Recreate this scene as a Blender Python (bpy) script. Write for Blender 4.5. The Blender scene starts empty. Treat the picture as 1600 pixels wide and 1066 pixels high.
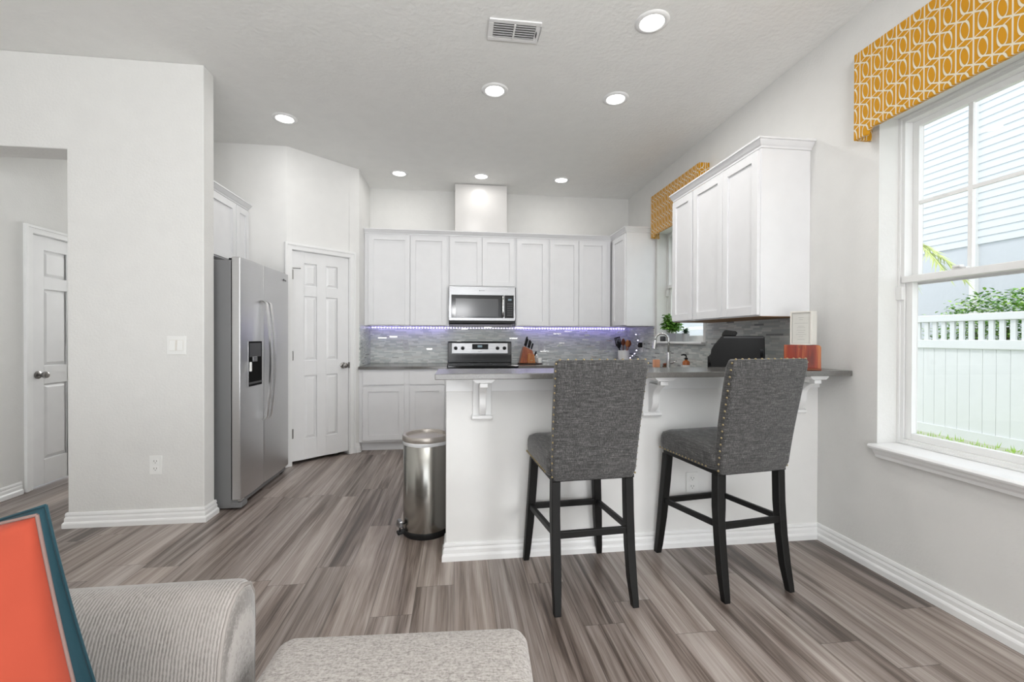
import bpy, bmesh, math, random
from mathutils import Vector, Matrix, noise
random.seed(7)
SC = bpy.context.scene
COL = SC.collection
PI = math.pi

# ------------------------------------------------------------------ camera
F_PX, YAW, PITCH, ROLL, EYE = 686.05, .1256, -.0061, -.0026, 1.22
s_, c_ = math.sin(YAW), math.cos(YAW)
sp, cp = math.sin(PITCH), math.cos(PITCH)
R0 = Vector((c_, -s_, 0)); FW = Vector((s_*cp, c_*cp, sp)); U0 = Vector((-s_*sp, -c_*sp, cp))
RT = R0*math.cos(ROLL) - U0*math.sin(ROLL); UP = R0*math.sin(ROLL) + U0*math.cos(ROLL)
cam_data = bpy.data.cameras.new('camera')
cam_data.sensor_width = 36; cam_data.lens = F_PX/1600*36
cam_data.clip_start = .05; cam_data.clip_end = 200
cam = bpy.data.objects.new('camera', cam_data); COL.objects.link(cam)
m = Matrix.Identity(4)
for i in range(3):
    m[i][0] = RT[i]; m[i][1] = UP[i]; m[i][2] = -FW[i]
m[2][3] = EYE
cam.matrix_world = m
SC.camera = cam

# ------------------------------------------------------------------ light and exposure
SC.view_settings.view_transform = 'Standard'; SC.view_settings.look = 'None'
SC.view_settings.exposure = 0.0; SC.view_settings.gamma = 1; SC.view_settings.use_curve_mapping = False
W = bpy.data.worlds.new('sky'); SC.world = W; W.use_nodes = True
bg = W.node_tree.nodes['Background']; bg.inputs[0].default_value = (.86, .93, 1, 1); bg.inputs[1].default_value = 1.7

def area(name, loc, size, energy, direction, color=(1, 1, 1), size_y=None, shape=None, portal=False, spread=None):
    d = bpy.data.lights.new(name, 'AREA'); d.energy = energy; d.color = color; d.size = size
    if size_y: d.shape = 'RECTANGLE'; d.size_y = size_y
    if shape: d.shape = shape
    if spread: d.spread = spread
    o = bpy.data.objects.new(name, d); COL.objects.link(o); o.location = loc
    o.rotation_euler = Vector(direction).to_track_quat('-Z', 'Y').to_euler()
    if portal: d.cycles.is_portal = True
    return o

sun = bpy.data.lights.new('sun', 'SUN'); sun.energy = 1.4; sun.angle = math.radians(3); sun.color = (1, .96, .9)
so = bpy.data.objects.new('sun', sun); COL.objects.link(so)
so.rotation_euler = Vector((.5, .35, -1)).to_track_quat('-Z', 'Y').to_euler()
# area lamps added behind the camera, standing in for unseen living room daylight
area('rear_fill', (-.4, -3.9, 1.25), 3.6, 30, (0, 1, 0), (.97, .985, 1), 2.3)
area('low_rear_fill', (-.4, -3.8, .5), 3.6, 55, (0, 1, .22), (.98, .99, 1), .9)  # low lamp added to brighten the lower part of the room
# unseen upward lamp added behind the camera to brighten the ceiling
area('ceiling_fill', (.1, -1.1, 1.9), .5, 82, (.05, .25, 1), (.98, .99, 1), shape='DISK')
area('side_fill', (2.12, -1.6, 1.5), 1.6, 120, (-1, 0, 0), (.97, .985, 1), 1.5)  # added lamp supplying light from the right, as from an unseen window
area('hall_fill', (-2.9, 6.8, 2.0), .8, 42, (-.1, -1, 0), (.98, .99, 1), 1.2)  # area lamp inside the closed hall; no window is built there
area('window_sky_portal', (2.42, 1.54, 1.54), 1.7, 1, (-1, 0, 0), size_y=1.02, portal=True)
area('sink_sky_portal', (2.42, 4.16, 1.8), 1.2, 1, (-1, 0, 0), size_y=.92, portal=True)

# ------------------------------------------------------------------ materials
class NT:
    def __init__(s, name):
        s.m = bpy.data.materials.new(name); s.m.use_nodes = True
        s.t = s.m.node_tree; s.n = s.t.nodes; s.b = s.n['Principled BSDF']; s.out = s.n['Material Output']
    def N(s, typ, **kw):
        n = s.n.new(typ)
        for k, v in kw.items():
            if k.startswith('i_'):
                key = k[2:]
                n.inputs[int(key) if key.isdigit() else key.replace('_', ' ')].default_value = v
            else: setattr(n, k, v)
        return n
    def L(s, a, b): s.t.links.new(a, b)
    def math(s, op, a, b=None, c=None):
        n = s.N('ShaderNodeMath', operation=op)
        for i, v in enumerate((a, b, c)):
            if v is None: continue
            if isinstance(v, (int, float)): n.inputs[i].default_value = v
            else: s.L(v, n.inputs[i])
        return n.outputs[0]
    def mapping(s, scale, coord='Object', loc=(0, 0, 0), rot=(0, 0, 0)):
        tc = s.N('ShaderNodeTexCoord'); mp = s.N('ShaderNodeMapping')
        mp.inputs['Scale'].default_value = scale; mp.inputs['Location'].default_value = loc; mp.inputs['Rotation'].default_value = rot
        s.L(tc.outputs[coord], mp.inputs[0]); return mp.outputs[0]
    def noise(s, vec, scale=1, detail=3, rough=.5, dist=0):
        n = s.N('ShaderNodeTexNoise'); n.inputs['Scale'].default_value = scale; n.inputs['Detail'].default_value = detail
        n.inputs['Roughness'].default_value = rough; n.inputs['Distortion'].default_value = dist
        if vec is not None: s.L(vec, n.inputs['Vector'])
        return n.outputs['Fac']
    def ramp(s, fac, stops, interp='LINEAR'):
        r = s.N('ShaderNodeValToRGB'); cr = r.color_ramp; cr.interpolation = interp
        while len(cr.elements) > len(stops): cr.elements.remove(cr.elements[-1])
        while len(cr.elements) < len(stops): cr.elements.new(1)
        for e, (p, c) in zip(cr.elements, stops):
            e.position = p; e.color = (*c, 1) if len(c) == 3 else c
        s.L(fac, r.inputs[0]); return r.outputs[0]
    def mix(s, fac, a, b, mode='MIX'):
        n = s.N('ShaderNodeMix', data_type='RGBA', blend_type=mode)
        for sock, v in ((n.inputs[0], fac), (n.inputs[6], a), (n.inputs[7], b)):
            if isinstance(v, (int, float)): sock.default_value = v
            elif isinstance(v, tuple): sock.default_value = (*v, 1) if len(v) == 3 else v
            else: s.L(v, sock)
        return n.outputs[2]
    def bump(s, h, strength=.2, dist=.01):
        b = s.N('ShaderNodeBump'); b.inputs['Strength'].default_value = strength; b.inputs['Distance'].default_value = dist
        s.L(h, b.inputs['Height']); s.L(b.outputs[0], s.b.inputs['Normal'])
    def set(s, **kw):
        for k, v in kw.items():
            k = {'col': 'Base Color', 'rough': 'Roughness', 'metal': 'Metallic', 'spec': 'Specular IOR Level', 'coat': 'Coat Weight',
                 'sheen': 'Sheen Weight', 'aniso': 'Anisotropic', 'emi': 'Emission Color', 'emis': 'Emission Strength', 'trans': 'Transmission Weight', 'sss': 'Subsurface Weight'}[k]
            if isinstance(v, tuple) and len(v) == 3: v = (*v, 1)
            if isinstance(v, (int, float, tuple)): s.b.inputs[k].default_value = v
            else: s.L(v, s.b.inputs[k])
        return s

def srgb(h):
    h = h.lstrip('#'); r = [int(h[i:i+2], 16)/255 for i in (0, 2, 4)]
    return tuple(c/12.92 if c <= .04045 else ((c+.055)/1.055)**2.4 for c in r)

def plain(name, col, rough=.5, metal=0, bump=0, bscale=60, **kw):
    t = NT(name); c = srgb(col) if isinstance(col, str) else col
    v = t.noise(t.mapping((1, 1, 1)), 9, 3)
    t.set(col=t.mix(v, tuple(x*.96 for x in c), tuple(min(1, x*1.03) for x in c)), rough=rough, metal=metal, **kw)
    if bump: t.bump(t.noise(t.mapping((1, 1, 1)), bscale, 3), bump, .004)
    return t.m
M = {}
M['wall'] = plain('painted_drywall', (.74, .735, .715), .75, bump=.35, bscale=70)
M['wall_smooth'] = plain('smooth_drywall', (.80, .795, .78), .6)
M['ceiling'] = plain('knockdown_ceiling', (.86, .86, .84), .85, bump=.9, bscale=38)
M['trim'] = plain('semi_gloss_trim', (.86, .86, .855), .35)
M['cabinet'] = plain('white_cabinet_paint', (.81, .81, .82), .38)
M['chase'] = plain('white_gloss_panel', (.70, .685, .67), .22)
M['door'] = plain('white_door_paint', (.83, .83, .83), .42)
M['vinyl'] = plain('white_vinyl', (.84, .84, .83), .4)
M['plastic_white'] = plain('white_plastic', (.84, .84, .82), .35)
M['slot'] = plain('dark_slot', (.05, .05, .05), .6)
M['black'] = plain('black_plastic', (.009, .009, .0095), .45, spec=.3)
M['recess'] = plain('dispenser_recess_black', (.004, .004, .004), .7, spec=.1)
M['black_gloss'] = plain('black_gloss', (.005, .005, .006), .10)
M['black_metal'] = plain('black_enamel', (.006, .006, .006), .22)
M['dark_grey'] = plain('dark_grey_plastic', (.06, .06, .065), .5)
M['stoolwood'] = plain('black_stained_wood', (.006, .0058, .0055), .5, bump=.1, bscale=30, spec=.3)
M['brass'] = plain('antique_brass', (.40, .32, .18), .35, metal=1)
M['nickel'] = plain('satin_nickel', (.30, .29, .28), .28, metal=1)
M['chrome'] = plain('polished_chrome', (.72, .72, .72), .14, metal=1)
M['raw_wood'] = plain('unfinished_plywood', srgb('#a07a55'), .7)
M['ceramic'] = plain('white_ceramic', (.8, .8, .78), .2)
M['paper'] = plain('print_paper', (.62, .61, .57), .8)
M['paper_ink'] = plain('faint_print_ink', (.33, .33, .31), .8)
M['frame_white'] = plain('cream_frame', (.72, .69, .64), .5)
M['amber'] = plain('amber_glass', (.38, .10, .02), .12)
M['salmon'] = plain('salmon_sponge', (.85, .42, .26), .9, bump=.5, bscale=200)
M['brush'] = plain('brown_bristle', (.12, .06, .03), .7)
M['woodspoon'] = plain('spoon_wood', srgb('#b5703c'), .5)
M['woodspoon_dark'] = plain('dark_spoon_wood', srgb('#7c3d20'), .5)
M['basil'] = plain('basil_leaf', (.26, .52, .09), .45)
M['basil_dark'] = plain('basil_leaf_deep', (.15, .36, .06), .45)
M['succulent'] = plain('succulent_leaf', (.09, .16, .10), .5)
M['stem'] = plain('plant_stem', (.16, .26, .08), .6)
M['soil'] = plain('potting_soil', (.04, .03, .02), .9)
M['galv'] = plain('galvanised_pot', (.45, .46, .46), .45, metal=.6)
M['tape'] = plain('led_tape', (.7, .7, .75), .5)
M['stucco'] = plain('grey_stucco', (.62, .65, .69), .9, bump=.6, bscale=14)
M['siding'] = plain('white_siding', (.70, .74, .78), .6)
M['fence'] = plain('fence_vinyl', (.76, .78, .79), .45)
M['hedge'] = plain('hedge_leaf', (.13, .33, .05), .5)
M['hedge_light'] = plain('hedge_leaf_young', (.36, .58, .10), .5)
M['bark'] = plain('bark', (.12, .09, .06), .9)
M['palm'] = plain('palm_leaf', (.66, .74, .30), .5)
M['asphalt_soil'] = plain('mulch_bed', (.45, .47, .36), .9, bump=.5, bscale=20)
M['bag'] = plain('clear_bin_liner', (.75, .76, .77), .15)
M['lidgrey'] = plain('brushed_lid', (.50, .46, .42), .35, metal=.7)

def emission(name, col, strength):
    t = NT(name); t.set(col=(0, 0, 0), emi=col, emis=strength, rough=.5); return t.m
M['lamp'] = emission('lamp_lens_light', (1, .98, .94), 9)
M['led'] = emission('led_diode_light', (.74, .68, 1), 9)
M['display'] = emission('clock_display', (.5, .7, .8), .35)

t = NT('window_glass'); t.n.remove(t.b)
tr = t.N('ShaderNodeBsdfTransparent'); gl = t.N('ShaderNodeBsdfGlossy'); gl.inputs['Roughness'].default_value = .01
fr = t.N('ShaderNodeLayerWeight'); fr.inputs[0].default_value = .12
mx = t.N('ShaderNodeMixShader'); t.L(t.math('ADD', t.math('MULTIPLY', fr.outputs['Facing'], .10), .02), mx.inputs[0]); t.L(tr.outputs[0], mx.inputs[1]); t.L(gl.outputs[0], mx.inputs[2]); t.L(mx.outputs[0], t.out.inputs[0])
M['glass'] = t.m

# vinyl plank floor, boards run along Y
def floor_mat():
    t = NT('grey_brown_vinyl_plank')
    tc = t.N('ShaderNodeTexCoord'); sx = t.N('ShaderNodeSeparateXYZ'); t.L(tc.outputs['Object'], sx.inputs[0])
    X, Y = sx.outputs[0], sx.outputs[1]
    PW, PL = .182, 1.22
    r = t.math('DIVIDE', t.math('ADD', X, 20.03), PW); row = t.math('FLOOR', r); fx = t.math('FRACT', r)
    w1 = t.N('ShaderNodeTexWhiteNoise', noise_dimensions='1D'); t.L(row, w1.inputs['W'])
    q = t.math('ADD', t.math('DIVIDE', t.math('ADD', Y, 20), PL), t.math('MULTIPLY', w1.outputs['Value'], 7.3)); colu = t.math('FLOOR', q); fy = t.math('FRACT', q)
    idn = t.math('ADD', t.math('MULTIPLY', row, 17.13), t.math('MULTIPLY', colu, 3.71))
    w2 = t.N('ShaderNodeTexWhiteNoise', noise_dimensions='1D'); t.L(idn, w2.inputs['W'])
    cv = t.N('ShaderNodeCombineXYZ'); t.L(t.math('MULTIPLY', X, 1), cv.inputs[0]); t.L(Y, cv.inputs[1]); t.L(t.math('MULTIPLY', idn, 1.37), cv.inputs[2])
    def nz(sx_, sy_, sc, det, rough, dist=0):
        mp = t.N('ShaderNodeMapping'); mp.inputs['Scale'].default_value = (sx_, sy_, 1); t.L(cv.outputs[0], mp.inputs[0])
        return t.noise(mp.outputs[0], sc, det, rough, dist)
    broad = nz(13, .5, 1, 4, .6, .9)
    mid = nz(44, 1.2, 1, 5, .68, .8)
    fine = nz(220, 3.2, 1, 3, .6)
    v = t.math('ADD', t.math('SUBTRACT', t.math('MULTIPLY', broad, .86), .12), t.math('MULTIPLY', mid, .38))
    v = t.math('ADD', v, t.math('MULTIPLY', t.math('SUBTRACT', w2.outputs['Value'], .5), .13))
    v = t.math('ADD', v, t.math('MULTIPLY', t.math('SUBTRACT', fine, .5), .24))
    col = t.ramp(v, [(.25, srgb('#3a312d')), (.37, srgb('#5e524b')), (.46, srgb('#80746d')), (.56, srgb('#998e88')), (.70, srgb('#b4aca7'))])
    hue = t.mix(w2.outputs['Value'], (.98, .99, 1.0), (1.0, .965, .93))
    col = t.mix(1, col, hue, 'MULTIPLY')
    ex = t.math('MINIMUM', fx, t.math('SUBTRACT', 1, fx)); ey = t.math('MULTIPLY', t.math('MINIMUM', fy, t.math('SUBTRACT', 1, fy)), PL/PW)
    e = t.math('MINIMUM', ex, ey); seam = t.math('LESS_THAN', e, .008)
    col = t.mix(t.math('MULTIPLY', seam, .55), col, srgb('#2c2520'))
    t.set(col=col, rough=t.ramp(mid, [(0, (.28,)*3), (1, (.42,)*3)]), spec=.5)
    t.bump(t.math('ADD', t.math('MULTIPLY', fine, .3), t.math('MULTIPLY', seam, -1)), .12, .002)
    return t.m
M['floor'] = floor_mat()

# linear glass-and-stone mosaic; runs along X on the back wall, along Y on side walls
def tile_mat(name, axis, seed, dark):
    t = NT(name)
    tc = t.N('ShaderNodeTexCoord'); sx = t.N('ShaderNodeSeparateXYZ'); t.L(tc.outputs['Object'], sx.inputs[0])
    A, Z = sx.outputs[axis], sx.outputs[2]
    RH = .0148
    r = t.math('DIVIDE', t.math('ADD', Z, seed), RH); row = t.math('FLOOR', r); fz = t.math('FRACT', r)
    w1 = t.N('ShaderNodeTexWhiteNoise', noise_dimensions='1D'); t.L(row, w1.inputs['W'])
    ln = t.math('ADD', .055, t.math('MULTIPLY', w1.outputs['Value'], .06))
    q = t.math('ADD', t.math('DIVIDE', t.math('ADD', A, 9), ln), t.math('MULTIPLY', w1.outputs['Value'], 31)); cc = t.math('FLOOR', q); fa = t.math('FRACT', q)
    cb = t.N('ShaderNodeCombineXYZ'); t.L(row, cb.inputs[0]); t.L(cc, cb.inputs[1])
    w2 = t.N('ShaderNodeTexWhiteNoise', noise_dimensions='2D'); t.L(cb.outputs[0], w2.inputs['Vector'])
    v = w2.outputs['Value']
    col = t.ramp(v, [(0, srgb('#bac0bd')), (.25, srgb('#d2d6d2')), (.45, srgb('#c4cac7')), (.62, srgb('#dcdeda')), (.78, srgb('#cbcdc8')), (.90, srgb('#b6b8b4')),
                     (.955, srgb('#8a8d8b') if dark else srgb('#f6f6f4'))], 'CONSTANT')
    mirr = t.math('GREATER_THAN', v, .955 if not dark else 2)
    ez = t.math('MINIMUM', fz, t.math('SUBTRACT', 1, fz)); ea = t.math('MULTIPLY', t.math('MINIMUM', fa, t.math('SUBTRACT', 1, fa)), 5)
    g = t.math('LESS_THAN', t.math('MINIMUM', ez, ea), .07)
    col = t.mix(t.math('MULTIPLY', g, .6), col, srgb('#c2c3bf'))
    t.set(col=col, rough=t.mix(mirr, (.30,)*3, (.22,)*3), spec=.5, metal=t.math('MULTIPLY', mirr, .9))
    t.bump(t.math('SUBTRACT', 1, g), .25, .001)
    return t.m
M['tile_back'] = tile_mat('linear_mosaic_back', 0, 5.003, False)
M['tile_side'] = tile_mat('linear_mosaic_side', 1, 5.003, True)

def stone(name, a, b, rough=.18):
    t = NT(name); mp = t.mapping((1, 1, 1))
    n1 = t.noise(mp, 320, 2, .6); n2 = t.noise(mp, 30, 3)
    t.set(col=t.mix(n2, t.ramp(n1, [(.38, srgb(a)), (.62, srgb(b))]), srgb(a)), rough=rough, spec=.5); return t.m
M['quartz'] = stone('speckled_grey_quartz', '#605e5b', '#82807d', .14)

def steel(name, col, rough, axis_scale):
    t = NT(name); n = t.noise(t.mapping(axis_scale), 1, 3, .6)
    t.set(col=t.mix(n, tuple(x*.86 for x in col), col), rough=t.ramp(n, [(0, (rough*.8,)*3), (1, (rough*1.25,)*3)]), metal=1)
    t.bump(n, .04, .001); return t.m
M['steel_door'] = steel('brushed_steel_door', (.66, .66, .665), .33, (6, 3, 500))
M['steel'] = steel('brushed_steel', (.31, .31, .315), .28, (3, 3, 400))
M['steel_bright'] = steel('bright_satin_steel', (.85, .85, .85), .38, (3, 3, 200))
M['steel_can'] = steel('satin_steel_bin', (.47, .46, .43), .22, (500, 500, 3))
M['fridge_side'] = plain('grey_painted_metal', (.19, .19, .193), .5)

def tweed():
    t = NT('charcoal_tweed')
    a = t.noise(t.mapping((22, 22, 380)), 1, 3, .65); b = t.noise(t.mapping((380, 380, 22)), 1, 3, .65); c = t.noise(t.mapping((1, 1, 1)), 220, 2, .6)
    v = t.math('ADD', t.math('MULTIPLY', a, .42), t.math('ADD', t.math('MULTIPLY', b, .38), t.math('MULTIPLY', c, .2)))
    t.set(col=t.ramp(v, [(.38, (.014, .0135, .0135)), (.5, (.052, .0505, .050)), (.62, (.165, .16, .156))]), rough=.9, sheen=.25)
    t.bump(v, .5, .002); return t.m
M['tweed'] = tweed()

def ribbed(name, sc, c0, c1):
    t = NT(name)
    w = t.N('ShaderNodeTexWave', wave_type='BANDS', bands_direction='X'); w.inputs['Scale'].default_value = 46; w.inputs['Distortion'].default_value = .35; w.inputs['Detail'].default_value = 2
    w.inputs['Detail Scale'].default_value = 6
    t.L(t.mapping(sc), w.inputs['Vector'])
    n = t.noise(t.mapping((1, .35, .35)), 330, 3, .75); n2 = t.noise(t.mapping((1, 1, 1)), 9, 2)
    v = t.math('ADD', t.math('MULTIPLY', w.outputs['Fac'], .30), t.math('MULTIPLY', n, .70))
    col = t.mix(n2, t.ramp(v, [(.36, c0), (.60, c1)]), tuple(x*.93 for x in c1))
    t.set(col=col, rough=.95, sheen=.3); t.bump(v, .5, .003); return t.m
M['sofa'] = ribbed('light_grey_ribbed_chenille', (1, .15, .15), srgb('#4a4541'), srgb('#a39d98'))
def fleck():
    t = NT('light_grey_fleck_chenille')
    a = t.noise(t.mapping((60, 420, 60)), 1, 3, .7); b = t.noise(t.mapping((1, 1, 1)), 160, 3, .7)
    v = t.math('ADD', t.math('MULTIPLY', a, .5), t.math('MULTIPLY', b, .5))
    t.set(col=t.ramp(v, [(.36, srgb('#6f6964')), (.5, srgb('#9f9994')), (.62, srgb('#b4aea9'))]), rough=.95, sheen=.2); t.bump(v, .5, .003); return t.m
M['ottoman'] = fleck()
M['velvet_orange'] = plain('burnt_orange_cotton', srgb('#98371e'), .85, bump=.45, bscale=18, sheen=.15)
M['velvet_teal'] = plain('deep_teal_velvet', srgb('#0a3a45'), .8, bump=.35, bscale=14, sheen=.15)
M['piping'] = plain('grey_piping', srgb('#77605a'), .8)

def wood(name, c0, c1, c2, sc):
    t = NT(name); n = t.noise(t.mapping(sc), 1, 4, .6, .5)
    t.set(col=t.ramp(n, [(.3, srgb(c0)), (.5, srgb(c1)), (.7, srgb(c2))]), rough=.32, coat=.3); return t.m
M['acacia'] = wood('red_acacia_wood', '#521408', '#8a2c10', '#b56c3a', (26, 26, 2))
M['knifewood'] = wood('knife_block_wood', '#6e2c10', '#944618', '#a85c28', (40, 40, 6))
M['knifewood_front'] = wood('knife_block_front', '#95521f', '#b06a2e', '#bd7a3e', (40, 40, 6))

# amber fabric with interlocking white loops (pattern in world Y,Z)
def loops():
    t = NT('amber_loop_fabric')
    tc = t.N('ShaderNodeTexCoord'); sx = t.N('ShaderNodeSeparateXYZ'); t.L(tc.outputs['Object'], sx.inputs[0])
    A = t.math('ADD', sx.outputs[1], sx.outputs[0]); Z = sx.outputs[2]
    CW, CH = .064, .108
    u = t.math('DIVIDE', t.math('SUBTRACT', 9.0, A), CW); fu = t.math('SUBTRACT', t.math('FRACT', u), .5)
    v = t.math('DIVIDE', t.math('ADD', Z, 9.03), CH); fv = t.math('SUBTRACT', t.math('FRACT', v), .5)
    def line(d, w): return t.math('LESS_THAN', t.math('ABSOLUTE', d), w)
    def ell(cx_, cy_, rx, ry):
        a_ = t.math('DIVIDE', t.math('SUBTRACT', fu, cx_), rx); b_ = t.math('DIVIDE', t.math('SUBTRACT', fv, cy_), ry)
        return t.math('SUBTRACT', t.math('SQRT', t.math('ADD', t.math('MULTIPLY', a_, a_), t.math('MULTIPLY', b_, b_))), 1)
    l1 = t.math('GREATER_THAN', t.math('ABSOLUTE', fu), .455)
    vp = t.math('ADD', fv, t.math('MULTIPLY', fu, .29))
    a_ = t.math('DIVIDE', fu, .255); b_ = t.math('DIVIDE', vp, .35)
    ring = t.math('SUBTRACT', t.math('SQRT', t.math('ADD', t.math('MULTIPLY', a_, a_), t.math('MULTIPLY', b_, b_))), 1)
    wd = t.math('ADD', .085, t.math('MULTIPLY', t.math('MAXIMUM', t.math('MULTIPLY', a_, b_), 0), .22))
    l2 = t.math('LESS_THAN', t.math('ABSOLUTE', ring), wd)
    lf = t.math('LESS_THAN', fu, .02); rt_ = t.math('GREATER_THAN', fu, -.02)
    r1 = t.math('SUBTRACT', vp, .35); r2 = t.math('ADD', vp, .35)
    l3 = t.math('MAXIMUM', t.math('MULTIPLY', line(r1, .032), lf), t.math('MULTIPLY', line(r2, .032), rt_))
    d1 = t.math('ADD', vp, t.math('ADD', .347, t.math('MULTIPLY', t.math('SUBTRACT', .045, fu), .547)))
    d2 = t.math('SUBTRACT', vp, t.math('ADD', .35, t.math('MULTIPLY', fu, .59)))
    l4 = t.math('MAXIMUM', t.math('MULTIPLY', line(d1, .021), t.math('LESS_THAN', fu, .045)), t.math('MULTIPLY', line(d2, .021), t.math('GREATER_THAN', fu, 0)))
    ln = t.math('MAXIMUM', t.math('MAXIMUM', l1, l2), t.math('MAXIMUM', l3, l4))
    g = t.math('MAXIMUM', t.math('LESS_THAN', t.math('ABSOLUTE', ring), t.math('ADD', wd, .09)), t.math('MAXIMUM', t.math('MULTIPLY', line(r1, .055), lf), t.math('MULTIPLY', line(r2, .055), rt_)))
    base = t.mix(t.math('MULTIPLY', g, .40), srgb('#c58a06'), srgb('#857238'))
    col = t.mix(ln, base, srgb('#d9d0bc'))
    wv = t.noise(t.mapping((1, 1, 1)), 400, 2)
    t.set(col=col, rough=.85); t.bump(wv, .2, .001); return t.m
M['loops'] = loops()
M['backing'] = plain('light_buckram', (.75, .74, .72), .8)

# ------------------------------------------------------------------ mesh builder
def frame(O, U, N):
    """local (u, v, n) -> world: u along U, v up, n along N"""
    U = Vector(U).normalized(); N = Vector(N).normalized(); Z = Vector((0, 0, 1)); O = Vector(O)
    mm = Matrix.Identity(4)
    for i in range(3):
        mm[i][0] = U[i]; mm[i][1] = Z[i]; mm[i][2] = N[i]; mm[i][3] = O[i]
    return mm

class MB:
    def __init__(s, M_=None): s.bm = bmesh.new(); s.M = M_ or Matrix.Identity(4)
    def P(s, p): return s.bm.verts.new(s.M @ Vector(p))
    def face(s, vs):
        try: return s.bm.faces.new(vs)
        except ValueError: return None
    def hexa(s, p):  # 8 points: bottom ring 0-3, top ring 4-7
        v = [s.P(q) for q in p]
        for f in ((3, 2, 1, 0), (4, 5, 6, 7), (0, 1, 5, 4), (1, 2, 6, 5), (2, 3, 7, 6), (3, 0, 4, 7)): s.face([v[i] for i in f])
        return s
    def box(s, x0, x1, y0, y1, z0, z1):
        return s.hexa([(x0, y0, z0), (x1, y0, z0), (x1, y1, z0), (x0, y1, z0), (x0, y0, z1), (x1, y0, z1), (x1, y1, z1), (x0, y1, z1)])
    def frust(s, x0, x1, y0, y1, z0, z1, i):
        return s.hexa([(x0, y0, z0), (x1, y0, z0), (x1, y1, z0), (x0, y1, z0), (x0+i, y0+i, z1), (x1-i, y0+i, z1), (x1-i, y1-i, z1), (x0+i, y1-i, z1)])
    def loft(s, rings, cap=True, closed=True):
        R = [[s.P(p) for p in r] for r in rings]; n = len(R[0])
        for a, b in zip(R, R[1:]):
            for i in range(n if closed else n-1):
                j = (i+1) % n; s.face([a[i], a[j], b[j], b[i]])
        if cap: s.face(R[0][::-1]); s.face(R[-1])
        return s
    def prism(s, pts, d0, d1, axis='y'):
        f = {'y': lambda p, d: (p[0], d, p[1]), 'z': lambda p, d: (p[0], p[1], d), 'x': lambda p, d: (d, p[0], p[1])}[axis]
        return s.loft([[f(p, d0) for p in pts], [f(p, d1) for p in pts]])
    def lathe(s, prof, c=(0, 0, 0), seg=32, axis='z', cap=True):
        rings = []
        for r, h in prof:
            ring = []
            for k in range(seg):
                a = 2*PI*k/seg; x, y = r*math.cos(a), r*math.sin(a)
                ring.append({'z': (c[0]+x, c[1]+y, c[2]+h), 'x': (c[0]+h, c[1]+x, c[2]+y), 'y': (c[0]+x, c[1]+h, c[2]+y)}[axis])
            rings.append(ring)
        return s.loft(rings, cap)
    def tube(s, path, r, seg=12, cap=True):
        path = [Vector(p) for p in path]; rings = []; up = None
        for i, p in enumerate(path):
            d = (path[min(i+1, len(path)-1)] - path[max(i-1, 0)]).normalized()
            if up is None: up = d.orthogonal().normalized()
            up = (up - d*up.dot(d)).normalized(); w = d.cross(up)
            rr = r[i] if isinstance(r, (list, tuple)) else r
            rings.append([tuple(p + (up*math.cos(2*PI*k/seg) + w*math.sin(2*PI*k/seg))*rr) for k in range(seg)])
        return s.loft(rings, cap)
    def ball(s, c, r, sc=(1, 1, 1), seg=14):
        prof = [(max(1e-4, math.sin(PI*k/8))*r, -math.cos(PI*k/8)*r) for k in range(9)]
        rings = [[(c[0]+rr*math.cos(2*PI*k/seg)*sc[0], c[1]+rr*math.sin(2*PI*k/seg)*sc[1], c[2]+h*sc[2]) for k in range(seg)] for rr, h in prof]
        return s.loft(rings)
    def sweep(s, path, prof, closed=False):
        """prof = [(out, z)] swept along XY path, out to the left of travel, mitred"""
        P2 = [Vector(p[:2]) for p in path]; z0 = path[0][2] if len(path[0]) > 2 else 0; n = len(P2); rings = []
        for i in range(n):
            a = (P2[i]-P2[i-1]).normalized() if (i > 0 or closed) else None
            b = (P2[(i+1) % n]-P2[i]).normalized() if (i < n-1 or closed) else None
            a = a or b; b = b or a
            na = Vector((-a.y, a.x)); nb = Vector((-b.y, b.x)); mid = (na+nb)
            mid = mid/ max(.2, mid.dot(na)) if mid.length > 1e-6 else na
            rings.append([(P2[i].x+mid.x*o, P2[i].y+mid.y*o, z0+z) for o, z in prof])
        if closed: rings.append(rings[0])
        return s.loft(rings, cap=not closed)
    def build(s, name, mat, parent=None, bevel=0, seg=2, smooth=False, subsurf=0, auto=None):
        bmesh.ops.remove_doubles(s.bm, verts=s.bm.verts, dist=1e-6)
        bmesh.ops.recalc_face_normals(s.bm, faces=s.bm.faces)
        if parent is not None:
            inv = parent_matrix(parent).inverted(); bmesh.ops.transform(s.bm, matrix=inv, verts=s.bm.verts)
        me = bpy.data.meshes.new(name); s.bm.to_mesh(me); s.bm.free()
        o = bpy.data.objects.new(name, me); COL.objects.link(o)
        for m_ in (mat if isinstance(mat, (list, tuple)) else [mat]): me.materials.append(m_)
        if parent is not None: o.parent = parent
        if smooth:
            for p in me.polygons: p.use_smooth = True
            if auto is not None: me.set_sharp_from_angle(angle=math.radians(auto))
        if bevel:
            b = o.modifiers.new('bevel', 'BEVEL'); b.width = bevel; b.segments = seg; b.limit_method = 'ANGLE'; b.angle_limit = math.radians(40); b.harden_normals = False
        if subsurf:
            ss = o.modifiers.new('sub', 'SUBSURF'); ss.levels = ss.render_levels = subsurf
        return o

def parent_matrix(o):
    mm = Matrix.Translation(o.location) @ o.rotation_euler.to_matrix().to_4x4()
    return parent_matrix(o.parent) @ mm if o.parent else mm

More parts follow.
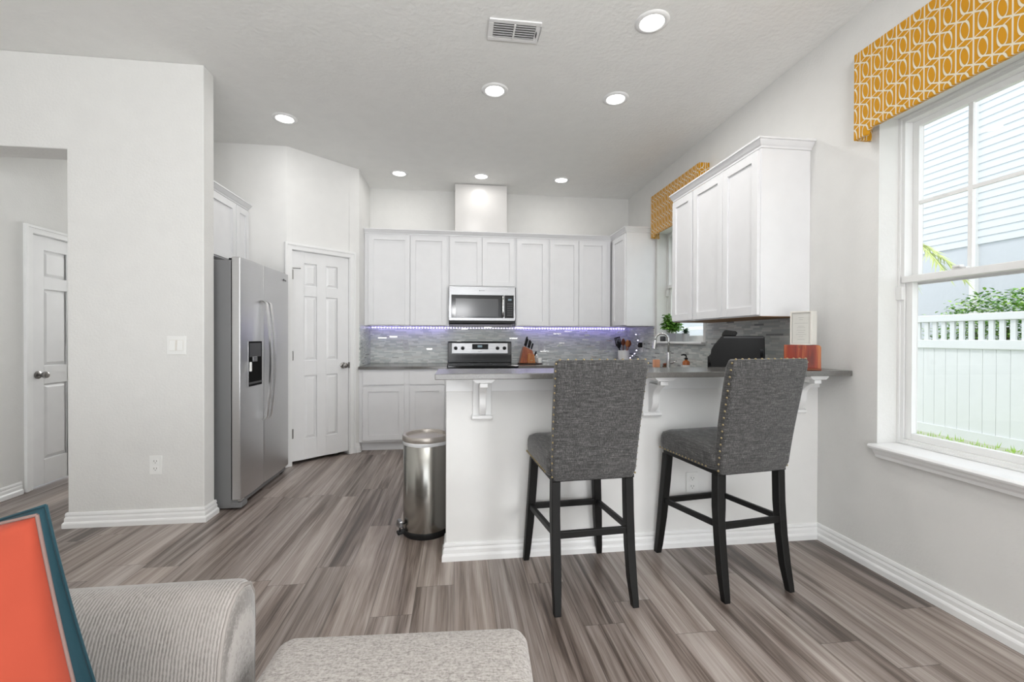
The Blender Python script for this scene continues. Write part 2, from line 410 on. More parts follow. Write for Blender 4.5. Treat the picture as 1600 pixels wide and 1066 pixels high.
def tag(o, label=None, cat=None, group=None, kind=None):
    if label: o['label'] = label
    if cat: o['category'] = cat
    if group: o['group'] = group
    if kind: o['kind'] = kind
    return o
def thing(name, loc, label, cat, group=None, rz=0, kind=None):
    o = bpy.data.objects.new(name, None); COL.objects.link(o); o.location = loc; o.rotation_euler = (0, 0, rz); o.empty_display_size = .1
    return tag(o, label, cat, group, kind)
def struct(o, label=None):
    o['kind'] = 'structure'
    if label: o['label'] = label
    return o
def copy_tree(o, parent=None):
    c = o.copy(); COL.objects.link(c)
    if parent is not None: c.parent = parent
    for ch in list(o.children): copy_tree(ch, c)
    return c

# ------------------------------------------------------------------ room numbers
XR, ZC, YB = 2.198, 3.02, 5.45
YL0, YL1, XL = 3.14, 3.265, -1.66       # partition left of the fridge
XO = -2.468                              # edge of hall opening
XH = -3.36                               # hall wall
YP0, YP1 = 2.43, 2.55                    # peninsula half wall
AX, AY, BX, BY = -1.588, 4.366, -1.033, 4.857   # angled pantry wall
REAR, LEFT = -4.0, -4.6
WT = .122
W1 = (1.03, 2.05, .672, 2.38)             # window_1 opening y0,y1,z0,z1
W2 = (3.70, 4.62, 1.19, 2.38)

# floor / ceiling
struct(MB().box(LEFT-.2, XR+.2, REAR-.2, 8.0, -.15, 0).build('floor', M['floor']), 'grey brown wood look plank floor')
struct(MB().box(LEFT-.2, XR+.2, REAR-.2, 8.0, ZC, ZC+.15).build('ceiling', M['ceiling']), 'white knockdown textured ceiling')
# right wall with two openings
b = MB(); x0, x1 = XR, XR+WT
ys = [REAR-.2, W1[0], W1[1], W2[0], W2[1], YB+.15]
b.box(x0, x1, ys[0], -2.4, 0, ZC); b.box(x0, x1, -2.4, -.8, 0, .75); b.box(x0, x1, -2.4, -.8, 2.35, ZC); b.box(x0, x1, -.8, ys[1], 0, ZC)
b.box(x0, x1, ys[2], ys[3], 0, ZC); b.box(x0, x1, ys[4], ys[5], 0, ZC)
b.box(x0, x1, ys[1], ys[2], 0, W1[2]); b.box(x0, x1, ys[1], ys[2], W1[3], ZC)
b.box(x0, x1, ys[3], ys[4], 0, W2[2]); b.box(x0, x1, ys[3], ys[4], W2[3], ZC)
struct(b.build('wall_right', M['wall']), 'off white textured wall holding the windows')
struct(MB().box(BX-.12, XR, YB, YB+.15, 0, ZC).build('wall_back', M['wall']), 'off white kitchen wall behind the range')
# partition with header over hall opening
b = MB(); b.prism([(LEFT, 0), (XH-.12, 0), (XH-.12, 2.42), (XO, 2.42), (XO, 0), (XL, 0), (XL, ZC), (LEFT, ZC)], YL0, YL1, 'y')
b.box(XH, XO, YL1, YL0+.2, 2.42, ZC); b.box(XO, XO+.12, YL1, 7.9, 0, ZC)
struct(b.build('wall_left', M['wall'], bevel=.006), 'off white partition wall beside the fridge')
struct(MB().box(XH-.12, XH, YL0, 3.944, 0, ZC).box(XH-.12, XH, 4.731, 7.9, 0, ZC).box(XH-.12, XH, 3.944, 4.731, 2.056, ZC).build('wall_hall', M['wall']), 'hallway wall holding a panel door')
struct(MB().box(XH-.12, XO+.12, 7.88, 8.0, 0, ZC).build('wall_hall_end', M['wall']))
struct(MB().box(LEFT-.12, LEFT, REAR-.2, YL1, 0, ZC).build('wall_living', M['wall']))
b = MB(); b.box(LEFT, -2.3, REAR-.12, REAR, 0, ZC); b.box(1.5, XR, REAR-.12, REAR, 0, ZC); b.box(-2.3, 1.5, REAR-.12, REAR, 2.45, ZC)
struct(b.build('wall_rear', M['wall']))
# pantry: straight piece, angled piece with doorway, return
dx, dy = BX-AX, BY-AY; LA = math.hypot(dx, dy); UA = Vector((dx/LA, dy/LA, 0)); NA = Vector((UA.y, -UA.x, 0))
FA = frame((AX, AY, 0), UA, NA)
DU0, DU1 = .052, .625                    # door slab along the wall
b = MB(); b.prism([(XO+.1, AY), (AX, AY), (AX-.05, AY+.12), (XO+.1, AY+.12)], 0, ZC, 'z')
struct(b.build('wall_pantry_side', M['wall_smooth']), 'narrow white wall between fridge cabinet and pantry')
b = MB(FA); b.box(0, DU0-.004, 0, ZC, -.12, 0); b.box(DU1+.004, LA, 0, ZC, -.12, 0); b.box(DU0-.004, DU1+.004, 2.058, ZC, -.12, 0)
struct(b.build('wall_pantry', M['wall_smooth'], bevel=.004), 'angled white wall around the pantry door')
struct(MB().box(BX-.12, BX, BY, YB, 0, ZC).build('wall_pantry_return', M['wall_smooth']), 'short white side wall left of the counter')
struct(MB().box(BX-1.4, BX-.12, YB, YB+.15, 0, ZC).build('wall_pantry_back', M['wall_smooth']))
# vent chase above the microwave cabinet
b = MB(); b.box(-.02, .585, 5.15, YB, 2.40, ZC-.005)
o = struct(b.build('wall_vent_chase', M['chase'], bevel=.002), 'glossy white boxed duct chase above the microwave cabinet')
# peninsula half wall
struct(MB().box(-.057, XR, YP0, YP1, 0, 1.014).build('wall_peninsula', M['wall_smooth'], bevel=.004), 'white half wall carrying the bar top')
b = MB(); b.sweep([(XR, YP0, 0), (-.056, YP0, 0)], [(0, .925), (.008, .925), (.010, .93), (.010, 1.0), (.013, 1.013), (0, 1.013)])
struct(b.build('trim_1', M['trim']), 'flat white trim board below the bar top')

BASE = [(0, .097), (.007, .096), (.010, .088), (.011, .078), (.008, .073), (.013, .060), (.013, .040), (.018, .035), (.021, .028), (.021, 0), (0, 0)]
def baseboard(name, path, flip=False):
    prof = [(-o_ if flip else o_, z) for o_, z in BASE]
    return struct(MB().sweep([(*p, 0) for p in path], prof).build(name, M['trim']), None)
baseboard('baseboard_right', [(XR, REAR), (XR, YP0)])
baseboard('baseboard_peninsula', [(XR-.0, YP0), (-.057, YP0), (-.057, YP1)])
baseboard('baseboard_left', [(XO+.12, 3.9), (XO, 3.9)][:0] or [(XO, 3.6), (XO, YL0), (XL, YL0), (XL, YL1), (XL-.3, YL1)], True)
baseboard('baseboard_hall', [(XH, 3.15), (XH, 3.858)], True)
baseboard('baseboard_hall_far', [(XH, 4.80), (XH, 7.8)], True)
pe = Vector((AX, AY, 0)) + UA*(DU1+.075)
baseboard('baseboard_pantry', [(pe.x, pe.y), (BX, BY), (BX, 4.92)], True)

# ------------------------------------------------------------------ doors
def panel_door(name, F, u0, u1, z0, z1, knob_left, label, hinges=True, nstop=None):
    """six-panel door in frame F (n=0 is the wall face)"""
    root = thing(name, F @ Vector((0, 0, 0)), label, None, kind='structure')
    w = u1-u0; b = MB(F); T0, T1 = -.045, -.012; k = (z1-z0)/2.03
    st = .115*w/.57 if w < .7 else .115; ms = .09*w/.57 if w < .7 else .10
    rows = [(.20*k, .82*k), (.97*k, 1.60*k), (1.70*k, 1.92*k)]
    b.box(u0, u1, z0, z1, T0, T1-.014)
    pw = (w-2*st-ms)/2; cols = [(u0+st, u0+st+pw), (u1-st-pw, u1-st)]
    for a_, c in ((u0, u0+st), (u1-st, u1), (cols[0][1], cols[1][0])): b.box(a_, c, z0, z1, T1-.014, T1)
    zz = [z0]+[z0+q for r_ in rows for q in r_]+[z1]
    for i in range(0, 8, 2):
        for c in cols: b.box(c[0], c[1], zz[i], zz[i+1], T1-.014, T1)
    for r_ in rows:
        for c in cols: b.frust(c[0]+.004, c[1]-.004, z0+r_[0]+.004, z0+r_[1]-.004, T1-.016, T1-.003, .026)
    b.build('door_panel', M['door'], root, bevel=.0035)
    # casing and jamb
    cz = z1+.006
    c1 = MB(F); W_ = .058
    prof = lambda a0, a1, v0, v1: c1.box(a0, a1, v0, v1, 0, .014)
    prof(u0-.008-W_, u0-.008, 0, cz+W_); prof(u1+.008, u1+.008+W_, 0, cz+W_); prof(u0-.008, u1+.008, cz, cz+W_)
    c1.box(u0-.008-W_-.004, u0-.008-W_+.018, 0, cz+W_+.004, 0, .022); c1.box(u1+.008+W_-.018, u1+.008+W_+.004, 0, cz+W_+.004, 0, .022)
    c1.box(u0-.008-W_-.004, u1+.008+W_+.004, cz+W_-.018, cz+W_+.004, 0, .0221)
    c1.build('casing', M['trim'], root, bevel=.003)
    j = MB(F); j.box(u0-.012, u0-.002, 0, z1+.008, -.10, .002); j.box(u1+.002, u1+.012, 0, z1+.008, -.10, .002); j.box(u0-.012, u1+.012, z1+.003, z1+.012, -.10, .002)
    j.build('jamb', M['trim'], root)
    ku = u0+.06 if knob_left else u1-.06; kz = z0+.90
    k_ = MB(F); k_.lathe([(.001, -.012), (.031, -.012), (.031, -.004), (.026, -.001), (.011, .002), (.010, .022), (.022, .030), (.028, .044), (.024, .058), (.010, .064), (.001, .064)], (ku, kz, 0), 24, 'z')
    k_.build('door_knob', M['nickel'], root, smooth=True, auto=50)['label'] = 'satin nickel door knob'
    lu = u0-.004 if knob_left else u1+.004
    MB(F).box(lu-.008, lu+.006, kz-.03, kz+.03, -.02, .003).build('strike_plate', M['nickel'], root)
    if hinges:
        hu = u1+.002 if knob_left else u0-.002
        for hz in (.27, 1.02, 1.80):
            h_ = MB(F); h_.lathe([(.006, -.045), (.006, .045)], (0, 0, 0), 12, 'y'); 
            for v in h_.bm.verts: v.co = v.co + (F.to_3x3() @ Vector((hu, z0+hz*k, .004)))
            h_.box(hu-.014, hu+.014, z0+hz*k-.045, z0+hz*k+.045, -.012, -.002)
            h_.build('hinge', M['nickel'], root)
    return root, k_
rt, _ = panel_door('door_1', FA, DU0, DU1, .035, 2.052, False, 'white six panel pantry door on the angled wall beside the fridge')
st_ = MB(FA); st_.tube([(DU0, 1.882, .006), (DU0+.062, 1.884, .024)], .004, 8); st_.ball((DU0+.064, 1.884, .025), .006)
st_.build('door_stop', M['nickel'], rt)
FH = frame((XH, 0, 0), (0, 1, 0), (1, 0, 0))
rt, _ = panel_door('door_2', FH, 3.955, 4.72, .012, 2.045, True, 'white six panel door down the hallway at far left', hinges=False)
# dark slit of the pantry below the door: inner floor only
# ------------------------------------------------------------------ windows
def window(name, W_, cols, label, lock=True):
    y0, y1, z0, z1 = W_
    root = thing(name, (XR+WT, (y0+y1)/2, z0), label, None, kind='structure')
    F = frame((XR+WT, 0, 0), (0, 1, 0), (-1, 0, 0))       # n<0 is outside
    e = .028; zm = (z0+z1)/2
    def rect(b, a0, a1, v0, v1, n0, n1, t_):
        b.box(a0, a0+t_, v0, v1, n0, n1); b.box(a1-t_, a1, v0, v1, n0, n1); b.box(a0+t_, a1-t_, v0, v0+t_, n0, n1); b.box(a0+t_, a1-t_, v1-t_, v1, n0, n1)
    b = MB(F); rect(b, y0, y1, z0, z1, -.085, -.0, e); rect(b, y0, y1, z0, z1, -.034, .008, .012)
    b.build('window_frame', M['vinyl'], root, bevel=.002)
    s = MB(F); rect(s, y0+e, y1-e, zm-.022, z1-e, -.075, -.046, .030)
    s.build('upper_sash', M['vinyl'], root, bevel=.002)
    up = root.children[-1]
    g0, g1, h0, h1 = y0+e+.030, y1-e-.030, zm+.008, z1-e-.030
    mm = MB(F)
    for k in range(1, cols):
        y = g0+(g1-g0)*k/cols; mm.box(y-.009, y+.009, h0, h1, -.064, -.052)
    mm.box(g0, g1, (h0+h1)/2-.009, (h0+h1)/2+.009, -.0641, -.0519)
    mm.build('muntin_grid', M['vinyl'], root)
    s = MB(F); rect(s, y0+e, y1-e, z0+e, zm+.022, -.040, -.010, .034); s.box(y0+e-.006, y1-e+.006, zm-.012, zm+.022, -.010, .010)
    s.build('lower_sash', M['vinyl'], root, bevel=.002)
    for v0, v1, n in ((h0-.01, h1+.01, -.060), (z0+e+.03, zm-.006, -.026)):
        g = MB(F); g.box(g0-.008, g1+.008, v0, v1, n-.002, n+.002); g.build('pane', M['glass'], root)
    if lock:
        for q in (.28, .72):
            lk = MB(F); yy = y0+(y1-y0)*q
            lk.box(yy-.03, yy+.03, zm+.022, zm+.030, -.012, .010); lk.box(yy-.012, yy+.020, zm+.030, zm+.040, -.006, .020)
            lk.build('sash_lock', M['vinyl'] if name == 'window_1' else M['nickel'], root, bevel=.002)
    t_ = MB(F)
    t_.box(y1-e-.004, y1+.0, zm-.10, zm-.03, -.0, .018); t_.build('tilt_latch', M['vinyl'], root, bevel=.003)
    return root
w1 = window('window_1', W1, 4, 'large double hung window with gridded upper sash at right')
w2 = window('window_2', W2, 3, 'double hung window over the sink, mostly hidden by cabinets')
def sill(name, y0, y1, z, apron, label):
    b = MB(); b.box(XR-.058, XR+WT, y0+.0, y1, z-.0, z+.0001)
    b = MB()
    b.prism([(XR-.045, z-.024), (XR-.052, z-.020), (XR-.055, z-.010), (XR-.050, z-.004), (XR-.046, z), (XR+.001, z), (XR+.001, z-.024)], y0-.055, y1+.006, 'y')
    b.box(XR, XR+WT, y0, y1, z-.024, z)
    if apron:
        b.prism([(XR-.040, z-.024), (XR-.036, z-.040), (XR-.026, z-.052), (XR-.022, z-.068), (XR, z-.070), (XR, z-.024)], y0-.045, y1-.010, 'y')
    return struct(b.build(name, M['trim'], bevel=.0015), label)
sill('trim_2', W1[0], W1[1], W1[2]+.001, True, 'white moulded sill under the large right window')
sill('trim_3', W2[0], W2[1], W2[2]+.001, False, 'white sill ledge of the sink window')
# living-room side window and patio doors behind the camera
F = frame((XR+.06, 0, 0), (0, 1, 0), (-1, 0, 0)); b = MB(F)
for a0, a1, v0, v1 in ((-2.4, -2.35, .75, 2.35), (-.85, -.8, .75, 2.35), (-2.35, -.85, .75, .8), (-2.35, -.85, 2.3, 2.35), (-1.62, -1.58, .8, 2.3)): b.box(a0, a1, v0, v1, -.03, .03)
struct(b.build('window_3', M['vinyl']))
F = frame((0, REAR-.06, 0), (1, 0, 0), (0, 1, 0)); b = MB(F)
for a0, a1, v0, v1 in ((-2.3, -2.2, 0, 2.45), (1.4, 1.5, 0, 2.45), (-2.2, 1.4, 2.37, 2.45), (-1.05, -.95, 0, 2.37), (.15, .25, 0, 2.37)): b.box(a0, a1, v0, v1, -.03, .03)
struct(b.build('door_3', M['vinyl']))

# ------------------------------------------------------------------ recessed lights and ceiling vent
LP = [(1.098, 2.385, 'round recessed ceiling light nearest the camera, at top right'), (.271, 3.187, 'round recessed ceiling light just beyond the air vent'),
      (1.18, 3.18, 'round recessed ceiling light right of the one beyond the vent'), (-1.401, 3.818, 'round recessed ceiling light at left above the refrigerator'),
      (-.624, 4.92, 'round recessed ceiling light left of the duct chase'), (.269, 4.89, 'round recessed ceiling light straight in front of the duct chase'),
      (1.175, 4.885, 'round recessed ceiling light right of the duct chase')]
proto = None
for x, y, lb in LP:
    if proto is None:
        proto = thing('recessed_light', (x, y, ZC), lb, 'ceiling light', 'recessed kitchen ceiling lights')
        MB().lathe([(.066, -.001), (.066, -.006), (.072, -.010), (.094, -.004), (.096, 0), (.096, 0)], (x, y, ZC), 40, cap=False).build('trim_ring', M['trim'], proto, smooth=True)
        MB().lathe([(.0005, -.0045), (.066, -.0045), (.066, -.002), (.0005, -.002)], (x, y, ZC), 40).build('lens', M['lamp'], proto)
    else:
        c = copy_tree(proto); c.location = (x, y, ZC); c['label'] = lb
    area('can_light', (x, y, ZC-.012), .12, 1.6 if y > 4.5 else (3.0 if x < -1 else 6.5), (0, 0, -1), (1, .985, .965), shape='DISK')
v = thing('ceiling_vent', (.33, 2.56, ZC), 'white louvred air vent in the ceiling at top centre', 'air vent')
vx0, vx1, vy0, vy1 = .180, .480, 2.468, 2.645
b = MB(); 
for q in ((vx0, vx1, vy0, vy0+.028), (vx0, vx1, vy1-.028, vy1), (vx0, vx0+.028, vy0+.028, vy1-.028), (vx1-.028, vx1, vy0+.028, vy1-.028)): b.box(*q, ZC-.008, ZC)
b.build('frame', M['trim'], v, bevel=.003)
for k, (a0, a1) in enumerate(((vx0+.030, (vx0+vx1)/2-.006), ((vx0+vx1)/2+.006, vx1-.030))):
    b = MB()
    for i in range(6):
        y = vy0+.034+i*.0195
        b.hexa([(a0, y, ZC-.013), (a1, y, ZC-.013), (a1, y+.010, ZC-.006), (a0, y+.010, ZC-.006), (a0, y, ZC-.011), (a1, y, ZC-.011), (a1, y+.010, ZC-.004), (a0, y+.010, ZC-.004)])
    b.build('louvre_bank', M['trim'], v)
MB().box((vx0+vx1)/2-.005, (vx0+vx1)/2+.005, vy0+.028, vy1-.028, ZC-.012, ZC-.001).build('divider', M['trim'], v)
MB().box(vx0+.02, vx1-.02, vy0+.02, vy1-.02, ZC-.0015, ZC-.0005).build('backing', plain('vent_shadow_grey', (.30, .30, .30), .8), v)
MB().box(vx1-.022, vx1-.018, 2.54, 2.575, ZC-.022, ZC-.006).build('damper_lever', M['dark_grey'], v)

# ------------------------------------------------------------------ cabinets
def shaker(F, u0, u1, v0, v1, name, root, n0=.0, t_=.019, rail=.056):
    b = MB(F)
    b.box(u0, u0+rail, v0, v1, n0, n0+t_); b.box(u1-rail, u1, v0, v1, n0, n0+t_)
    b.box(u0+rail, u1-rail, v0, v0+rail, n0, n0+t_); b.box(u0+rail, u1-rail, v1-rail, v1, n0, n0+t_)
    b.box(u0+rail, u1-rail, v0+rail, v1-rail, n0, n0+t_-.012)
    return b.build(name, M['cabinet'], root, bevel=.0015)
def slab(F, u0, u1, v0, v1, name, root, n0=0, t_=.019):
    return MB(F).box(u0, u1, v0, v1, n0, n0+t_).build(name, M['cabinet'], root, bevel=.002)
def cabinet(name, F, u0, u1, v0, v1, depth, doors, label, drawers=(), toe=0, cat='cabinet', group=None, under=None):
    root = thing(name, F @ Vector(((u0+u1)/2, v0, -depth/2)), label, cat, group)
    b = MB(F)
    b.box(u0, u1, v0+toe, v1, -depth, 0)
    if toe: b.box(u0, u1, v0, v0+toe, -depth, -.07)
    b.build('cabinet_body', M['cabinet'], root, bevel=.001)
    for d in doors: shaker(F, *d, 'door', root)
    for d in drawers: slab(F, *d, 'drawer', root)
    if under: MB(F).box(u0+.004, u1-.004, v0-.003, v0-.0002, -depth+.01, -.012).build('underside', M['raw_wood'], root)['label'] = 'unfinished brown wood underside'
    return root
Z0, Z1 = 1.362, 2.398
FB = frame((0, 5.12, 0), (1, 0, 0), (0, -1, 0))       # back run, u = X
g = .002; D = .33-.001
cabinet('upper_cabinet', FB, -1.031, -.090, Z0, Z1, D, [(-.985, -.528, Z0+.008, Z1-.012), (-.522, -.112, Z0+.008, Z1-.012)], 'white double door wall cabinet left of the microwave', group='upper cabinets on the back wall')
cabinet('upper_cabinet', FB, -.089, .688, 1.815, Z1, D, [(-.078, .290, 1.826, Z1-.012), (.294, .668, 1.826, Z1-.012)], 'short white double door cabinet above the microwave', group='upper cabinets on the back wall')
cabinet('upper_cabinet', FB, .689, 1.085, Z0, Z1, D, [(.700, 1.062, Z0+.008, Z1-.012)], 'narrow single door white wall cabinet right of the microwave', group='upper cabinets on the back wall')
cabinet('upper_cabinet', FB, 1.086, 1.842, Z0, Z1, D, [(1.095, 1.442, Z0+.008, Z1-.012), (1.447, 1.790, Z0+.008, Z1-.012)], 'white double door wall cabinet nearest the back right corner', group='upper cabinets on the back wall')
XF = 1.862
FR_ = frame((XF, 0, 0), (0, 1, 0), (-1, 0, 0)); DR = XR-XF-.001
cabinet('upper_cabinet', FR_, 4.66, 5.448, Z0, Z1, DR, [(4.672, 5.05, Z0+.008, Z1-.012)], 'white corner wall cabinet left of the sink window, end panel to camera', group='upper cabinets on the right wall')
cabinet('upper_cabinet', FR_, 2.50, 3.262, Z0, Z1, DR, [(2.508, 2.868, Z0+.008, Z1-.012), (2.872, 3.25, Z0+.008, Z1-.012)], 'white double door wall cabinet on right wall nearest the camera', group='upper cabinets on the right wall', under=1)
cabinet('upper_cabinet', FR_, 3.263, 3.60, Z0, Z1, DR, [(3.275, 3.588, Z0+.008, Z1-.012)], 'narrow white wall cabinet on right wall next to the sink window', group='upper cabinets on the right wall', under=1)
FF = frame((-1.93, 0, 0), (0, 1, 0), (1, 0, 0))
cabinet('upper_cabinet', FF, YL1+.003, AY-.003, 1.875, Z1, .40, [(3.285, 3.66, 1.885, Z1-.012), (3.665, 4.11, 1.885, Z1-.012), (4.125, 4.35, 1.885, Z1-.012)], 'white cabinet above the stainless refrigerator')
CROWN = [(0, 0), (.008, 0), (.010, .010), (.018, .016), (.032, .034), (.036, .040), (.044, .042), (.044, .052), (0, .052)]
def crown(path, label):
    return tag(MB().sweep([(*p, Z1+.001) for p in path], CROWN).build('crown_molding', M['cabinet']), label, 'crown molding')
crown([(XR-.001, 4.66), (XF, 4.66), (XF, 5.12), (-1.031, 5.12)], 'white crown molding along the back wall cabinets')
crown([(XR-.001, 2.499), (XF, 2.499), (XF, 3.601)], 'white crown molding on the right wall cabinets nearest camera')
crown([(-1.93, YL1+.004), (-1.93, AY-.004)][::-1], 'white crown molding above the refrigerator cabinet')

# base cabinets
FBB = frame((0, 4.85, 0), (1, 0, 0), (0, -1, 0)); TB = .884
cabinet('base_cabinet', FBB, -1.031, -.095, 0, TB, .599, [(-.990, -.560, .125, .700), (-.500, -.130, .125, .700)], 'white base cabinet left of the range, two drawers over two doors',
        drawers=[(-.990, -.560, .718, .862), (-.500, -.130, .718, .862)], toe=.10)
cabinet('base_cabinet', FBB, .675, 1.597, 0, TB, .599, [(.69, 1.13, .125, .700), (1.14, 1.55, .125, .700)], 'white base cabinet right of the range, under the knife block',
        drawers=[(.69, 1.13, .718, .862), (1.14, 1.55, .718, .862)], toe=.10)
FRB = frame((1.598, 0, 0), (0, 1, 0), (-1, 0, 0))
cabinet('base_cabinet', FRB, 3.191, 5.449, 0, TB, .596, [(3.25, 3.75, .125, .85), (3.76, 4.25, .125, .85), (4.26, 4.78, .125, .85)], 'white base cabinet below the sink along the right wall', toe=.10)
FPB = frame((0, 3.19, 0), (1, 0, 0), (0, 1, 0))
cabinet('base_cabinet', FPB, .0, 2.196, 0, TB, .639, [(.03, .5, .125, .85), (.51, .98, .125, .85), (.99, 1.5, .125, .85)], 'white base cabinet behind the peninsula half wall', toe=.10)

# counters
def counter(name, pts, label, z0=TB+.001, z1=.916, mat=None):
    return tag(MB().prism(pts, z0, z1, 'z').build(name, mat or M['quartz'], bevel=.003), label, 'countertop')
counter('countertop', [(-1.032, 4.81), (-.100, 4.81), (-.100, 5.449), (-1.032, 5.449)], 'grey stone counter left of the range')
counter('countertop', [(.680, 4.81), (1.558, 4.81), (1.558, 3.23), (-.03, 3.23), (-.03, YP1+.001), (XR-.001, YP1+.001), (XR-.001, 5.449), (.680, 5.449)], 'grey stone L shaped counter right of the range holding the faucet')
bt = tag(MB().prism([(-.105, 2.175), (XR-.001, 2.195), (XR-.001, 2.553), (-.105, 2.553)], 1.015, 1.044, 'z').build('breakfast_counter', M['quartz'], bevel=.003), 'raised grey quartz bar top along the peninsula', 'countertop')

# backsplash tile
b = MB(); b.box(BX+.001, XR-.010, YB-.009, YB-.0005, .917, Z0-.001)
tag(b.build('backsplash', M['tile_back']), 'grey linear mosaic backsplash on the back wall', 'backsplash')
b = MB(); b.box(XR-.009, XR-.0005, 2.56, 3.645, .917, Z0-.001); b.box(XR-.009, XR-.0005, 3.645, 4.675, .917, W2[2]-.024); b.box(XR-.009, XR-.0005, 4.675, YB-.010, .917, Z0-.001)
tag(b.build('backsplash', M['tile_side']), 'grey linear mosaic backsplash on the right wall around the sink window', 'backsplash')
b = MB(); b.box(BX+.0005, BX+.009, 4.858, YB-.010, .917, Z0-.001)
tag(b.build('backsplash', M['tile_side']), 'narrow mosaic backsplash strip on the short wall left of counter', 'backsplash')

# corbels
def corbel(x, label):
    r = thing('corbel', (x, YP0-.012, .78), label, 'corbel', 'white corbels under the bar top')
    Y = YP0-.001
    MB().box(x-.052, x+.052, Y-.012, Y, .79, .995).build('back_plate', M['trim'], r, bevel=.004)
    b = MB(); b.prism([(Y, .772), (Y-.02, .772), (Y-.028, .780), (Y-.028, .792), (Y-.018, .798), (Y, .798)], x-.056, x+.056, 'x'); b.build('foot_mould', M['trim'], r, bevel=.002)
    pts = []
    for k in range(17):
        q = k/16; z = .80+.165*q
        d = .030 + .120*(q**1.6) + .020*math.sin(q*2*PI)
        pts.append((Y-d, z))
    b = MB(); b.prism([(Y-.005, .80)]+pts+[(Y-.005, .965)], x-.019, x+.019, 'x'); b.build('bracket', M['trim'], r, bevel=.003)
    MB().box(x-.022, x+.022, Y-.172, Y-.132, .965, .988).build('scroll_block', M['trim'], r, bevel=.004)
    b = MB(); b.prism([(x-.058, 1.0145), (x-.058, 1.004), (x-.040, .990), (x+.040, .990), (x+.058, 1.004), (x+.058, 1.0145)], Y-.185, Y, 'y'); b.build('top_plate', M['trim'], r, bevel=.002)
corbel(.140, 'white carved corbel under the left end of the bar')
corbel(1.12, 'white carved corbel behind the left bar stool back')
corbel(2.04, 'white carved corbel under the bar beside the right wall')

# ------------------------------------------------------------------ refrigerator
fx, fy0, fy1 = -1.505, 3.312, 4.202
R_ = thing('refrigerator', (-1.9, (fy0+fy1)/2, 0), 'stainless steel side by side refrigerator with ice dispenser', 'refrigerator')
MB().box(-2.24, fx-.072, fy0+.006, fy1-.006, .028, 1.768).build('body', M['fridge_side'], R_, bevel=.005)
b = MB(); b.box(-2.2, fx-.03, fy0+.01, fy1-.01, .025, .085); b.build('kick_grille', M['fridge_side'], R_, bevel=.003)
b = MB(); b.box(fx-.16, fx-.005, fy0+.008, fy0+.10, .012, .050); b.build('hinge_foot', M['fridge_side'], R_, bevel=.006)
b = MB(); b.lathe([(.001, -.02), (.026, -.02), (.026, .02), (.001, .02)], (fx-.06, fy1-.05, .027), 16, 'y'); b.build('roller', M['black'], R_)
b = MB(); b.lathe([(.001, -.01), (.020, -.01), (.020, .01), (.001, .01)], (fx-.30, fy0+.03, .021), 16, 'y'); b.build('roller', M['black'], R_)
MB().box(fx-.060, fx-.012, fy0+.012, fy0+.07, .055, .066).build('hinge_bracket', M['chrome'], R_, bevel=.003)
ys_ = 3.690
def fdoor(y0, y1):
    b = MB(); n = 8; prof = []
    for k in range(n+1):
        q = k/n; y = y0+(y1-y0)*q; prof.append((fx-.010+.010*math.sin(PI*(.06+.88*q)), y))
    b.prism([(fx-.066, y0), *prof, (fx-.066, y1)], .070, 1.790, 'z')
    return b
fd = fdoor(fy0, ys_-.003).build('door', M['steel_door'], R_, bevel=.006, seg=3); fd['label'] = 'narrow freezer door with dispenser'
rd = fdoor(ys_+.003, fy1).build('door', M['steel_door'], R_, bevel=.006, seg=3)
MB().box(fx-.072, fx-.066, fy0+.006, fy1-.006, .075, 1.76).build('door_gasket', M['black'], R_)
for y, dr in ((ys_-.035, fd), (ys_+.035, rd)):
    pts = [(fx+.000, y, 1.51), (fx+.018, y, 1.50)]
    for k in range(13):
        q = k/12; pts.append((fx+.030+.034*math.sin(PI*q), y, 1.485-.885*q))
    pts += [(fx+.018, y, .585), (fx, y, .577)]
    b = MB(); rings = []
    for i, p in enumerate(pts):
        w = .0145; tt = .010 if 0 < i < len(pts)-1 else .006
        rings.append([(p[0]-tt, y-w*.7, p[2]), (p[0]-tt, y+w*.7, p[2]), (p[0]+tt*.4, y+w, p[2]), (p[0]+tt, y+w*.5, p[2]), (p[0]+tt, y-w*.5, p[2]), (p[0]+tt*.4, y-w, p[2])])
    b.loft(rings).build('handle', M['steel_bright'], dr, smooth=True, auto=60)
dz0, dz1, dy0, dy1 = .862, 1.192, 3.412, 3.628
b = MB(); b.box(fx-.004, fx+.0035, dy0-.002, dy1+.003, dz0-.004, dz1+.002); b.build('dispenser', M['steel'], fd, bevel=.003)
disp = fd.children[-1] if fd.children[-1].name.startswith('dispenser') else [c for c in fd.children if c.name.startswith('dispenser')][0]
b = MB(); b.box(fx+.0036, fx+.0046, dy0, dy1, dz0, dz1); b.build('dispenser_recess', M['recess'], fd)
b = MB(); b.box(fx+.0047, fx+.0056, dy0+.01, dy1-.02, dz1-.115, dz1-.012); b.build('dispenser_panel', M['dark_grey'], fd)
b = MB(); b.box(fx+.0047, fx+.016, dy0+.045, dy0+.115, dz1-.150, dz1-.112); b.build('ice_chute', M['steel'], fd, bevel=.003)
b = MB(); b.box(fx+.0047, fx+.018, dy0+.004, dy0+.022, dz1-.22, dz1-.15); b.build('dispenser_paddle', M['plastic_white'], fd, bevel=.004)
b = MB(); b.box(fx+.0047, fx+.007, dy0+.002, dy1-.002, dz0+.015, dz0+.030); b.build('drip_tray', M['dark_grey'], fd)
b = MB(); b.lathe([(.001, 0), (.010, 0), (.010, .001), (.001, .001)], (fx+.0008, 4.075, 1.727), 20, 'x')
for k in range(5): b.box(fx+.0006, fx+.0016, 4.092+k*.008, 4.096+k*.008, 1.718, 1.730)
b.build('brand_emblem', M['dark_grey'], rd)
